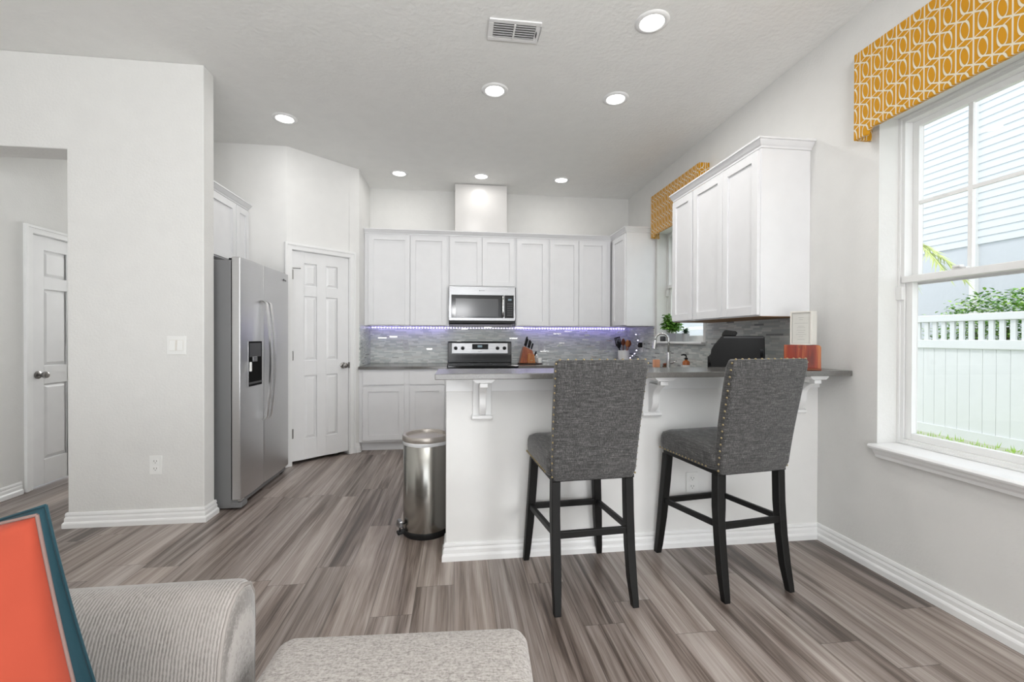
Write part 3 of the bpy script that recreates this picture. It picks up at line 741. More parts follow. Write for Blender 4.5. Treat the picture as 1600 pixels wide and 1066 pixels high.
for y in (fy0+.03, fy1-.09): MB().box(fx-.10, fx-.012, y, y+.06, 1.768, 1.786).build('hinge_cover', M['black'], R_, bevel=.004)
tag(MB().tube([(-1.93, 3.30, 1.80), (-1.86, 3.40, 1.792), (-1.80, 3.50, 1.775), (-1.72, 3.62, 1.777), (-1.66, 3.58, 1.780), (-1.60, 3.5, 1.775)], .006, 8).build('loose_cord', M['black'], smooth=True), 'black cord lying on top of the refrigerator', 'cord')

# ------------------------------------------------------------------ microwave and range
my = 5.04; mx0, mx1, mz0, mz1 = -.086, .672, 1.392, 1.812
K = thing('microwave', ((mx0+mx1)/2, 5.2, mz0), 'stainless over the range microwave with black window', 'microwave')
MB().box(mx0, mx1, my+.02, 5.448, mz0, mz1).build('body', M['steel'], K, bevel=.002)
b = MB(); b.box(mx0, mx1, my, my+.02, 1.716, mz1); b.box(mx0, mx1, my, my+.02, mz0+.030, 1.452); b.box(mx0, mx0+.028, my, my+.02, 1.452, 1.716); b.box(mx1-.018, mx1, my, my+.02, 1.452, 1.716)
b.build('front_frame', M['steel'], K, bevel=.002)
b = MB(); b.box(mx0+.028, .535, my+.001, my+.02, 1.452, 1.716); dr = b.build('door', M['black_gloss'], K)
MB().box(mx0+.075, .475, my-.0006, my+.001, 1.470, 1.672).build('window', plain('microwave_mesh_glass', (.07, .07, .072), .15), dr)
b = MB(); hx = .528
b.tube([(hx, my, 1.70), (hx, my-.025, 1.695), (hx, my-.036, 1.65), (hx, my-.036, 1.52), (hx, my-.025, 1.473), (hx, my, 1.468)], .013, 10); b.build('handle', M['chrome'], dr, smooth=True)
cpn = MB().box(.552, mx1-.018, my+.001, my+.02, 1.452, 1.716).build('control_panel', M['black'], K)
MB().box(.590, .630, my-.001, my+.001, 1.655, 1.675).build('display', M['display'], cpn)
b = MB()
for i in range(3):
    for j in range(6): b.box(.583+i*.021, .597+i*.021, my-.0006, my+.001, 1.48+j*.026, 1.494+j*.026)
b.build('keypad', M['dark_grey'], cpn)
MB().box(mx0+.002, mx1-.002, my+.01, 5.44, mz0, mz0+.029).build('vent_grille', M['black'], K)
b = MB(); b.lathe([(.001, 0), (.006, 0), (.006, .001), (.001, .001)], (.262, my-.0008, 1.765), 16, 'y')
for k in range(7): b.box(.272+k*.007, .276+k*.007, my-.0008, my, 1.761, 1.769)
b.build('brand_emblem', M['dark_grey'], K)

rx0, rx1 = -.092, .671
G = thing('range', ((rx0+rx1)/2, 5.1, 0), 'electric range with black glass cooktop and steel backguard', 'stove')
MB().box(rx0, rx1, 4.80, 5.445, .0, .90).build('body', M['black_metal'], G, bevel=.004)
MB().box(rx0-.002, rx1+.003, 4.78, 5.38, .901, .922).build('cooktop', M['black_gloss'], G, bevel=.004)
od = MB().box(rx0+.01, rx1-.01, 4.775, 4.80, .26, .86).build('oven_door', M['steel'], G, bevel=.004)
MB().tube([(rx0+.06, 4.735, .80), (rx1-.06, 4.735, .80)], .012, 10).build('handle', M['steel'], od)
b = MB(); b.prism([(5.375, .922), (5.375, 1.02), (5.385, 1.165), (5.395, 1.18), (5.438, 1.18), (5.438, .922)], rx0-.012, rx1+.002, 'x'); bgd = b.build('backguard', M['black_metal'], G, bevel=.005)
b = MB(); b.prism([(5.372, 1.035), (5.381, 1.160), (5.386, 1.160), (5.386, 1.035)], rx0+.035, rx1-.045, 'x'); b.build('control_fascia', M['steel'], G, bevel=.002)
MB().box(.190, .385, 5.364, 5.376, 1.085, 1.150).build('clock_panel', M['black'], G)
MB().box(.255, .310, 5.3625, 5.365, 1.108, 1.135).build('display', M['display'], G)
for x in (-.010, .075, .500, .585):
    b = MB(); b.lathe([(.001, 0), (.022, 0), (.022, -.006), (.017, -.010), (.015, -.028), (.001, -.030)], (x, 5.376, 1.098), 20, 'y'); b.build('knob', M['black'], G, smooth=True, auto=40)
b = MB()
for k in range(7): b.box(.262+k*.007, .266+k*.007, 5.3705, 5.374, 1.052, 1.058)
b.build('brand_emblem', M['dark_grey'], G)
for x, y, r in ((.09, 4.95, .10), (.49, 4.95, .085), (.09, 5.22, .075), (.49, 5.22, .10)): MB().lathe([(r, .9221), (r, .9225), (r-.004, .9225), (r-.004, .9221), (r, .9221)], (x, y, 0), 36, cap=False).build('burner_ring', M['dark_grey'], G)

# ------------------------------------------------------------------ knife block group on back counter
CT = .9165
tag(MB().lathe([(.001, 0), (.148, 0), (.152, .006), (.150, .010), (.001, .010)], (.875, 5.20, CT), 36).build('serving_board', plain('dark_walnut', (.035, .015, .01), .4), smooth=True, auto=40), 'dark round board under the knife block', 'board')
kb = thing('knife_block', (.83, 5.2, CT+.010), 'reddish brown slanted wooden knife block', 'knife block')
b = MB(); b.prism([(.742, CT+.0105), (.785, 1.115), (.800, 1.125), (.895, 1.075), (.935, CT+.0105)], 5.14, 5.27, 'y'); b.build('body', M['knifewood'], kb, bevel=.005)
b = MB(); b.prism([(.835, CT+.0105), (.835, 1.03), (.850, 1.045), (.915, 1.030), (.925, CT+.0105)], 5.115, 5.139, 'y'); b.build('steak_knife_rack', M['knifewood_front'], kb, bevel=.004)
MB().box(.862, .895, 5.1135, 5.1155, .955, .963).build('emblem_plate', M['brass'], kb)
kd = ['tallest knife at the left of the knife block', 'second knife handle from left in the knife block', 'middle knife handle standing in the knife block', 'fourth knife handle from left in the knife block', 'rightmost upper knife handle in the knife block']
for k in range(5):
    x = .802+k*.020; z = 1.118-k*.010; L_ = (.125, .11, .105, .10, .085)[k]
    kn = thing('kitchen_knife', (x, 5.2, z), kd[k], 'knife', 'knives in the block')
    yk = 5.17+(k % 2)*.05; d = Vector((.28, 0, 1)).normalized(); p0 = Vector((x, yk, z+.002))
    b = MB(); b.tube([p0, p0+d*.012], .0085, 8); b.build('bolster', M['chrome'], kn)
    b = MB(); b.tube([p0+d*.012, p0+d*(.4*L_), p0+d*(.85*L_), p0+d*L_], [.009, .0105, .012, .007], 8); b.build('handle', M['black'], kn, smooth=True)
kn = thing('kitchen_shears', (.925, 5.2, 1.05), 'black handled knife standing low at right of the block', 'knife')
b = MB(); b.tube([(.930, 5.2, 1.01), (.945, 5.2, 1.045), (.950, 5.2, 1.065)], [.008, .011, .008], 8); b.build('handle', M['black'], kn, smooth=True)
tag(MB().lathe([(.001, 0), (.027, 0), (.030, .055), (.026, .062), (.001, .062)], (.985, 5.17, CT+.010), 24).build('ramekin', M['ceramic'], smooth=True, auto=50), 'small white ceramic pot beside the knife block', 'pot')
tag(MB().box(.955, .985, 5.235, 5.262, CT+.0105, CT+.095).build('salt_shaker', M['ceramic'], bevel=.006), 'white shaker standing behind the small white pot', 'shaker')

# utensil crock
cx, cy = 2.035, 5.18
tag(MB().lathe([(.001, 0), (.060, 0), (.066, .01), (.068, .155), (.064, .160), (.060, .155), (.058, .02), (.001, .02)], (cx, cy, CT), 32).build('utensil_crock', M['ceramic'], smooth=True, auto=50), 'white ceramic crock holding cooking utensils', 'crock')
def utensil(name, base, tip, kind, mat, label):
    r = thing(name, base, label, 'utensil', 'utensils in the white crock')
    a_, c = Vector(base), Vector(tip); d = (c-a_).normalized()
    MB().tube([a_, c-d*.06], .006, 8).build('handle', mat, r, smooth=True)
    b = MB(); side = Vector((1, 0, 0)) - d*d.x; side.normalize(); nrm = d.cross(side)
    q = c-d*.07
    if kind == 'turner':
        for k in range(4):
            s0 = -.036+k*.0195; b.hexa([q+side*s0-nrm*.002, q+side*(s0+.012)-nrm*.002, q+side*(s0+.012)+nrm*.002, q+side*s0+nrm*.002,
                                       c+side*s0-nrm*.002+d*.02, c+side*(s0+.012)-nrm*.002+d*.02, c+side*(s0+.012)+nrm*.002+d*.02, c+side*s0+nrm*.002+d*.02])
        b.hexa([q+side*-.036-nrm*.002-d*.012, q+side*.036-nrm*.002-d*.012, q+side*.036+nrm*.002-d*.012, q-side*.036+nrm*.002-d*.012, q+side*-.036-nrm*.002, q+side*.036-nrm*.002, q+side*.036+nrm*.002, q-side*.036+nrm*.002])
        b.hexa([c+side*-.036-nrm*.002+d*.012, c+side*.036-nrm*.002+d*.012, c+side*.036+nrm*.002+d*.012, c-side*.036+nrm*.002+d*.012, c+side*-.036-nrm*.002+d*.024, c+side*.036-nrm*.002+d*.024, c+side*.036+nrm*.002+d*.024, c-side*.036+nrm*.002+d*.024])
        b.build('slotted_blade', mat, r)
    else:
        rings = []
        for i in range(9):
            q_ = i/8; rr = .006+.022*math.sin(PI*min(1, .08+q_*.9)); p = q+d*(.085*q_)
            rings.append([p+side*rr*math.cos(2*PI*k/12)+nrm*rr*.28*math.sin(2*PI*k/12) for k in range(12)])
        b.loft(rings); b.build('bowl', mat, r, smooth=True)
utensil('slotted_turner', (cx-.015, cy, CT+.03), (cx-.085, cy-.02, 1.215), 'turner', M['black'], 'black slotted turner leaning left in the crock')
utensil('black_ladle', (cx-.03, cy+.02, CT+.03), (cx-.055, cy+.02, 1.17), 'spoon', M['black'], 'black spoon standing behind the turner')
utensil('wooden_spoon', (cx+.0, cy+.01, CT+.03), (cx+.005, cy+.02, 1.205), 'spoon', M['woodspoon_dark'], 'dark wooden spoon in the middle of the crock')
utensil('wooden_spoon', (cx+.02, cy-.01, CT+.03), (cx+.045, cy-.02, 1.19), 'spoon', M['woodspoon'], 'pale wooden spoon in front at right of crock')
utensil('wooden_spoon', (cx+.035, cy+.02, CT+.03), (cx+.085, cy+.02, 1.185), 'spoon', M['woodspoon_dark'], 'dark wooden spoon leaning far right in the crock')

# faucet, soap, sponge, scrub brush
fxp, fyp = 2.085, 4.12
f_ = thing('kitchen_faucet', (fxp, fyp, CT), 'chrome gooseneck kitchen faucet in front of the sink window', 'faucet')
MB().lathe([(.001, 0), (.030, 0), (.030, .008), (.022, .014), (.020, .10), (.016, .16), (.013, .17), (.001, .17)], (fxp, fyp, CT), 24).build('base', M['chrome'], f_, smooth=True, auto=40)
pts = [(fxp, fyp, CT+.16)]; pts += [(fxp, fyp, CT+.28)]
for k in range(13):
    a = PI*k/12; pts.append((fxp-.056+.056*math.cos(a), fyp+.03*(1-math.cos(a)), CT+.29+.066*math.sin(a)))
MB().tube(pts, .0115, 14).build('spout', M['chrome'], f_, smooth=True)
e = pts[-1]; MB().tube([e, (e[0]-.004, e[1], e[2]-.03), (e[0]-.010, e[1], e[2]-.085)], [.013, .017, .020], 14).build('spray_head', M['chrome'], f_, smooth=True, auto=50)
MB().tube([(fxp, fyp, CT+.055), (fxp+.045, fyp-.03, CT+.075), (fxp+.06, fyp-.045, CT+.09)], [.012, .009, .006], 10).build('lever', M['chrome'], f_, smooth=True)
sb = thing('soap_bottle', (2.12, 3.85, CT), 'amber soap bottle with black pump beside the faucet', 'soap bottle')
MB().lathe([(.001, 0), (.030, 0), (.033, .004), (.033, .085), (.026, .098), (.013, .102), (.013, .110), (.001, .110)], (2.12, 3.85, CT), 28).build('bottle', M['amber'], sb, smooth=True, auto=50)
b = MB(); b.lathe([(.0335, .02), (.0338, .02), (.0338, .060), (.0335, .060)], (2.12, 3.85, CT), 28, cap=False); b.build('label', M['ceramic'], sb)
b = MB(); b.lathe([(.001, .110), (.015, .110), (.015, .126), (.006, .128), (.006, .150), (.001, .150)], (2.12, 3.85, CT), 16); b.tube([(2.12, 3.85, CT+.150), (2.10, 3.86, CT+.156), (2.078, 3.865, CT+.150)], [.009, .007, .005], 8); b.build('pump', M['black'], sb, smooth=True, auto=40)
tag(MB().box(2.045, 2.115, 4.36, 4.40, CT+.001, CT+.085).build('sponge', M['salmon'], bevel=.008), 'salmon sponge standing left of the faucet base', 'sponge')
sc_ = thing('scrub_brush', (2.12, 4.25, CT), 'brown scrub brush lying beside the faucet base', 'brush')
MB().lathe([(.001, 0), (.026, 0), (.028, .03), (.001, .032)], (2.11, 4.24, CT), 20).build('bristles', M['brush'], sc_)
MB().ball((2.11, 4.24, CT+.042), .024, (1, 1, .6)).build('handle', M['woodspoon_dark'], sc_, smooth=True)

# planters on the sink window sill
def leaf(b, base, d, L_, w, curl=.3, nrm=None):
    d = Vector(d).normalized(); s = d.cross(Vector((0, 0, 1)))
    if s.length < .1: s = Vector((1, 0, 0))
    s.normalize(); up = s.cross(d); base = Vector(base)
    rows = []
    for i in range(5):
        q = i/4; ww = w*math.sin(PI*min(1, .08+q*.92))*.5+.0006
        c = base+d*(L_*q)-up*(-curl*L_*q*q*-1)
        rows.append([b.P(c-s*ww+up*ww*.25), b.P(c), b.P(c+s*ww+up*ww*.25)])
    for r0, r1 in zip(rows, rows[1:]):
        for j in range(2): b.face([r0[j], r0[j+1], r1[j+1], r1[j]])
SZ = W2[2]+.001
bp = thing('potted_basil', (2.25, 4.30, SZ), 'bushy green basil in a galvanised box on the sink sill', 'potted plant')
b = MB(); b.frust(2.205, 2.305, 4.20, 4.40, SZ, SZ+.085, -.008); pot = b.build('planter', M['galv'], bp, bevel=.003)
MB().box(2.206, 2.304, 4.202, 4.398, SZ+.078, SZ+.080).build('soil', M['soil'], pot)
b1, b2, bs = MB(), MB(), MB()
for k in range(26):
    a = random.uniform(0, 2*PI); r = random.uniform(0, .045); x, y = 2.245+r*math.cos(a)*.7, 4.36+r*math.sin(a)*2.4; hgt = random.uniform(.10, .24)
    tx, ty = x+random.uniform(-.05, .02), y+random.uniform(-.09, .11)
    bs.tube([(x, y, SZ+.07), ((x+tx)/2, (y+ty)/2, SZ+.07+hgt*.5), (tx, ty, SZ+.07+hgt)], .0016, 5)
    for q in range(14):
        t_ = random.uniform(.3, 1); p = Vector((x+(tx-x)*t_, y+(ty-y)*t_, SZ+.07+hgt*t_)); an = random.uniform(0, 2*PI)
        leaf(b1 if random.random() < .65 else b2, p, (math.cos(an)*.8, math.sin(an), random.uniform(-.1, .6)), random.uniform(.045, .075), random.uniform(.032, .048), .35)
b1.build('leaves', M['basil'], bp, smooth=True); b2.build('deep_leaves', M['basil_dark'], bp, smooth=True)['label'] = 'deeper green leaves'; bs.build('stems', M['stem'], bp)  # leaves in two greens, shared out at random
sp_ = thing('potted_succulent', (2.245, 4.09, SZ), 'small dark succulent in a grey cup on the sink sill', 'potted plant')
pot = MB().lathe([(.001, 0), (.030, 0), (.038, .078), (.035, .080), (.033, .070), (.001, .068)], (2.245, 4.09, SZ), 24).build('pot', M['galv'], sp_, smooth=True, auto=40)
b = MB()
for k in range(60):
    an = random.uniform(0, 2*PI); el = random.uniform(.1, 1.3); leaf(b, (2.245, 4.09, SZ+.07+random.uniform(0, .03)), (math.cos(an)*math.cos(el), math.sin(an)*math.cos(el), math.sin(el)), random.uniform(.035, .065), .020, .2)
b.build('leaves', M['succulent'], sp_, smooth=True)
tag(MB().lathe([(.001, 0), (.028, 0), (.030, .05), (.02, .056), (.001, .056)], (2.21, 4.50, SZ), 20).build('ornament', M['dark_grey'], smooth=True), 'small dark round ornament left of the basil planter', 'ornament')

# black countertop appliance on the right counter
AD = Vector((.562, .827, 0)); AU = Vector((.827, -.562, 0))
ap = thing('air_fryer', (1.94, 2.83, CT), 'matte black countertop air fryer under the right wall cabinets', 'air fryer')
FAP = frame((1.88, 2.745, 0), AU, AD)
MB(FAP).prism([(-.184, CT+.004), (-.178, 1.105), (-.167, 1.112), (-.163, 1.146), (-.148, 1.175), (-.098, 1.240), (.150, 1.240), (.158, 1.230), (.166, CT+.004)], 0, .15, 'z').build('body', M['black'], ap, bevel=.006, seg=3)
MB(FAP).prism([(-.100, 1.2405), (-.094, 1.262), (-.082, 1.278), (-.074, 1.281), (-.012, 1.273), (-.003, 1.262), (-.010, 1.2405)], .02, .13, 'z').build('lid_handle', M['black_gloss'], ap, bevel=.004)
MB(FAP).box(-.085, .152, 1.226, 1.236, -.002, .0005).build('lid_seam', M['dark_grey'], ap)
MB(FAP).box(.132, .150, 1.10, 1.15, -.002, .0005).build('control_button', M['black_gloss'], ap)
MB(FAP).box(-.186, -.165, CT+.006, 1.100, -.004, .10).build('drawer_front', M['black_gloss'], ap, bevel=.004)
MB(FAP).box(-.17, .15, CT, CT+.006, .01, .14).build('foot', M['dark_grey'], ap)
# wooden box and framed print on the bar top
bx = thing('wooden_box', (1.944, 2.298, 1.0445), 'reddish acacia wood box on the right end of the bar', 'box')
BXF = frame((1.938, 2.256, 0), (.758, -.652, 0), (.652, .758, 0))
pts = [(-.088, 1.056), (-.088, 1.187)]+[(.072+.016*math.sin(a), 1.171+.016*math.cos(a)) for a in [k*PI/10 for k in range(6)]]+[(.088, 1.056)]
MB(BXF).prism(pts, 0, .075, 'z').build('body', M['acacia'], bx, bevel=.002)
MB(BXF).box(-.090, .090, 1.0447, 1.0555, -.003, .078).build('base_board', M['woodspoon_dark'], bx, bevel=.002)
MB(BXF).lathe([(.001, 0), (.006, 0), (.006, -.003), (.001, -.003)], (-.012, 1.176, 0), 16, 'z').build('catch', M['woodspoon_dark'], bx)
fm = thing('framed_print', (1.94, 2.31, 1.1875), 'deep cream framed print standing on the wooden box', 'picture frame')
FMF = frame((1.936, 2.266, 0), (.489, -.872, 0), (.872, .489, 0))
b = MB(FMF); x0, x1, z0, z1 = -.055, .055, 1.1875, 1.378
for q in ((x0, x0+.009, z0, z1), (x1-.009, x1, z0, z1), (x0+.009, x1-.009, z0, z0+.008), (x0+.009, x1-.009, z1-.008, z1)): b.box(q[0], q[1], q[2], q[3], 0, .075)
b.build('frame', M['frame_white'], fm, bevel=.0015)
MB(FMF).box(x0+.009, x1-.009, z0+.008, z1-.008, .006, .010).build('print', M['paper'], fm)
b = MB(FMF)
for k, zz in enumerate((.154, .142, .122, .105, .097, .082, .070, .058, .046, .030)):
    w = (.014, .009, .034, .015, .020, .022, .016, .026, .012, .018)[k]; b.box(-w, w, z0+zz, z0+zz+.0014, .0052, .0060)
b.build('print_lines', M['paper_ink'], fm)
b = MB(FMF)
for q in ((x0+.009, x0+.0105, z0+.008, z1-.008), (x1-.0105, x1-.009, z0+.008, z1-.008), (x0+.0105, x1-.0105, z0+.008, z0+.0095), (x0+.0105, x1-.0105, z1-.0095, z1-.008)): b.box(q[0], q[1], q[2], q[3], .0035, .0055)
b.build('inner_lip', M['paper_ink'], fm)

# outlets and switches
def plate(kind, F, u, v, label, w=.07, hh=.115, grey=False, mat=None):
    cat = 'light switch' if kind == 'switch' else 'electrical outlet'
    r = thing('light_switch' if kind == 'switch' else 'electrical_outlet', F @ Vector((u, v, .001)), label, cat)
    pm = mat or M['plastic_white']
    MB(F).box(u-w/2, u+w/2, v-hh/2, v+hh/2, .0005, .006).build('cover_plate', pm, r, bevel=.002)
    if kind == 'switch':
        MB(F).box(u-.042, u+.042, v-.035, v+.035, .0058, .0064).build('rocker_gap', M['frame_white'], r)
        for s in (-.023, .023):
            MB(F).hexa([(u+s-.0165, v-.033, .006), (u+s+.0165, v-.033, .006), (u+s+.0165, v-.033, .014), (u+s-.0165, v-.033, .014), (u+s-.0165, v+.033, .006), (u+s+.0165, v+.033, .006), (u+s+.0165, v+.033, .0075), (u+s-.0165, v+.033, .0075)]).build('rocker', pm, r)
    else:
        for s in (-.024, .024):
            c = MB(F).box(u-.017, u+.017, v+s-.016, v+s+.016, .006, .008).build('socket', pm, r, bevel=.004)
            b = MB(F); b.box(u-.009, u-.0065, v+s-.002, v+s+.009, .008, .0085); b.box(u+.0065, u+.009, v+s-.002, v+s+.008, .008, .0085); b.box(u-.002, u+.002, v+s-.011, v+s-.006, .008, .0085)
            b.build('slots', M['slot'], c)
    return r
FP = frame((0, YL0, 0), (1, 0, 0), (0, -1, 0))
plate('switch', FP, -1.824, 1.168, 'white double rocker switch on the partition wall', .118, .122)
plate('outlet', FP, -1.951, .385, 'white outlet low on the partition wall', .076, .122)
plate('outlet', frame((0, YP0, 0), (1, 0, 0), (0, -1, 0)), 1.377, .375, 'white outlet on the half wall behind the right stool', .074, .12)
FT = frame((0, YB-.009, 0), (1, 0, 0), (0, -1, 0)); grey = plain('satin_grey_plate', (.55, .56, .56), .4)
plate('outlet', FT, -.61, 1.125, 'grey outlet on the backsplash left of the range', .07, .115, mat=grey)
plate('outlet', FT, 1.055, 1.12, 'grey outlet on the backsplash behind the knife block', .07, .115, mat=grey)
plate('outlet', FT, 1.865, 1.13, 'grey double width outlet on the backsplash left of the utensil crock', .095, .115, mat=grey)
FS = frame((XR-.009, 0, 0), (0, 1, 0), (-1, 0, 0))
plate('outlet', FS, 4.98, 1.12, 'white outlet on the side backsplash right of the utensil crock', .07, .115)
pa = thing('power_adapter', (XR-.03, 4.98, 1.13), 'black power adapter plugged in beside the utensil crock', 'adapter')
MB(FS).box(4.955, 5.010, 1.115, 1.175, .0088, .045).build('body', M['black'], pa, bevel=.004)

# LED strip under the back cabinets, with a tail hanging at the corner
ls = thing('led_strip', (0, 5.40, Z0), 'violet white LED strip light along the underside of the back cabinets', 'strip light')
b = MB(); b.box(-1.02, XF+.30, 5.434, 5.440, Z0-.024, Z0-.010)
tape = b.build('tape', M['tape'], ls)
n = 0; dm = None; xx = -1.0
def diode(x, y, z):
    global dm
    if dm is None:
        L_ = ls.location; o = MB().box(L_.x-.0045, L_.x+.0045, L_.y-.003, L_.y+.003, L_.z-.0045, L_.z+.0045).build('diode', M['led'], ls); dm = o
        o.location = Vector((x, y, z))-ls.location; return
    c = dm.copy(); COL.objects.link(c); c.parent = ls; c.location = Vector((x, y, z))-ls.location
while xx < XF+.28:
    inm = mx0-.01 < xx < mx1+.01
    diode(xx, 5.431, Z0-.017); xx += .0345
tail = [(2.165, 5.20, 1.34), (2.160, 5.10, 1.27), (2.155, 5.03, 1.20), (2.150, 5.0, 1.12), (2.11, 5.02, 1.04), (2.06, 5.03, .99)]
MB().tube(tail, .0025, 6).build('tail_wire', M['tape'], ls)
for q in tail[1:]: diode(*q)
for f0 in (.5,):
    for a_, c in zip(tail[2:], tail[3:]): diode(*[(p+q)/2 for p, q in zip(a_, c)])
area('led_glow', (-.55, 5.35, Z0-.008), .9, .30, (0, 1, -.25), (.30, .22, 1), .012)
area('led_glow', (1.45, 5.35, Z0-.008), 1.4, .55, (0, 1, -.25), (.30, .22, 1), .012)

# ------------------------------------------------------------------ cornice valances
def valance(y0, y1, z0, z1, label, tab):
    r = thing('window_valance', (XR-.05, (y0+y1)/2, z0), label, 'valance', 'amber patterned window valances')
    X0 = XR-.098
    pts = [(y0, z0-tab), (y0+.075, z0-tab), (y0+.082, z0-.01), (y0+.10, z0), (y1-.10, z0), (y1-.082, z0-.01), (y1-.075, z0-tab), (y1, z0-tab), (y1, z1), (y0, z1)]
    MB().prism(pts, X0, X0+.020, 'x').build('front_panel', M['loops'], r, bevel=.005)
    for a0, a1 in ((y0, y0+.018), (y1-.018, y1)):
        MB().box(X0+.0205, XR-.001, a0, a1, z0-tab, z1).build('return_panel', M['loops'], r, bevel=.003)
    MB().box(X0+.0205, XR-.001, y0+.0185, y1-.0185, z1-.02, z1).build('top_board', M['backing'], r)
    MB().box(X0+.0205, X0+.026, y0+.0185, y1-.0185, z0+.004, z1-.021).build('lining', M['backing'], r)
    return r
valance(.96, 2.105, 2.305, 2.735, 'large amber loop patterned valance over the right window', .028)
valance(3.61, 4.575, 2.335, 2.765, 'amber loop patterned valance over the sink window', .025)

# ------------------------------------------------------------------ trash can
tc = thing('trash_can', (-.188, 2.825, 0), 'round stainless steel pedal trash can left of the peninsula', 'trash can')
c0 = (-.188, 2.825, 0)
MB().lathe([(.001, .0), (.143, .0), (.147, .008), (.147, .032), (.143, .038), (.001, .038)], c0, 48).build('base_ring', M['black'], tc, smooth=True, auto=40)
MB().lathe([(.142, .036), (.143, .045), (.143, .572), (.140, .575)], c0, 64, cap=False).build('body', M['steel_can'], tc, smooth=True)
b = MB(); rings = []
for z, r in ((.560, .1445), (.568, .1475), (.578, .1485), (.586, .146)):
    rings.append([(c0[0]+(r+.0015*noise.noise(Vector((math.cos(a)*3, math.sin(a)*3, z*60))))*math.cos(a), c0[1]+(r+.0015*noise.noise(Vector((math.cos(a)*3, math.sin(a)*3, z*60+9))))*math.sin(a), z+.004*noise.noise(Vector((math.cos(a)*2, math.sin(a)*2, 3)))) for a in [2*PI*k/64 for k in range(64)]])
b.loft(rings, cap=False).build('bin_liner', M['bag'], tc, smooth=True)['label'] = 'clear plastic liner edge'
MB().lathe([(.146, .580), (.149, .586), (.149, .612), (.145, .617), (.128, .617), (.124, .610), (.122, .600), (.001, .603)], c0, 64, cap=False).build('lid', M['lidgrey'], tc, smooth=True, auto=40)
b = MB(); b.box(c0[0]-.045, c0[0]+.045, c0[1]+.125, c0[1]+.165, .55, .60); b.build('hinge', M['black'], tc, bevel=.006)
pd = Vector((-.86, -.35, 0)).normalized(); sd = Vector((-pd.y, pd.x, 0)); pb = Vector(c0)+pd*.135
b = MB(); b.hexa([pb+sd*-.02+Vector((0, 0, .02)), pb+pd*.05+sd*-.02+Vector((0, 0, .012)), pb+pd*.05+sd*.02+Vector((0, 0, .012)), pb+sd*.02+Vector((0, 0, .02)),
                  pb+sd*-.02+Vector((0, 0, .036)), pb+pd*.05+sd*-.02+Vector((0, 0, .030)), pb+pd*.05+sd*.02+Vector((0, 0, .030)), pb+sd*.02+Vector((0, 0, .036))]); b.build('pedal', M['black'], tc, bevel=.004)
pq = pb+pd*.022; b = MB(); b.hexa([pq+sd*-.03+Vector((0, 0, .062)), pq+pd*.028+sd*-.03+Vector((0, 0, .060)), pq+pd*.028+sd*.03+Vector((0, 0, .060)), pq+sd*.03+Vector((0, 0, .062)),
                  pq+sd*-.03+Vector((0, 0, .100)), pq+pd*.022+sd*-.03+Vector((0, 0, .098)), pq+pd*.022+sd*.03+Vector((0, 0, .098)), pq+sd*.03+Vector((0, 0, .100))]); b.build('pedal_cover', M['steel'], tc, bevel=.005)
MB().tube([pb+Vector((0, 0, .07)), pq+pd*.012+Vector((0, 0, .075)), pq+pd*.012+Vector((0, 0, .025)), pb+Vector((0, 0, .03))], .006, 8).build('pedal_arm', M['black'], tc)

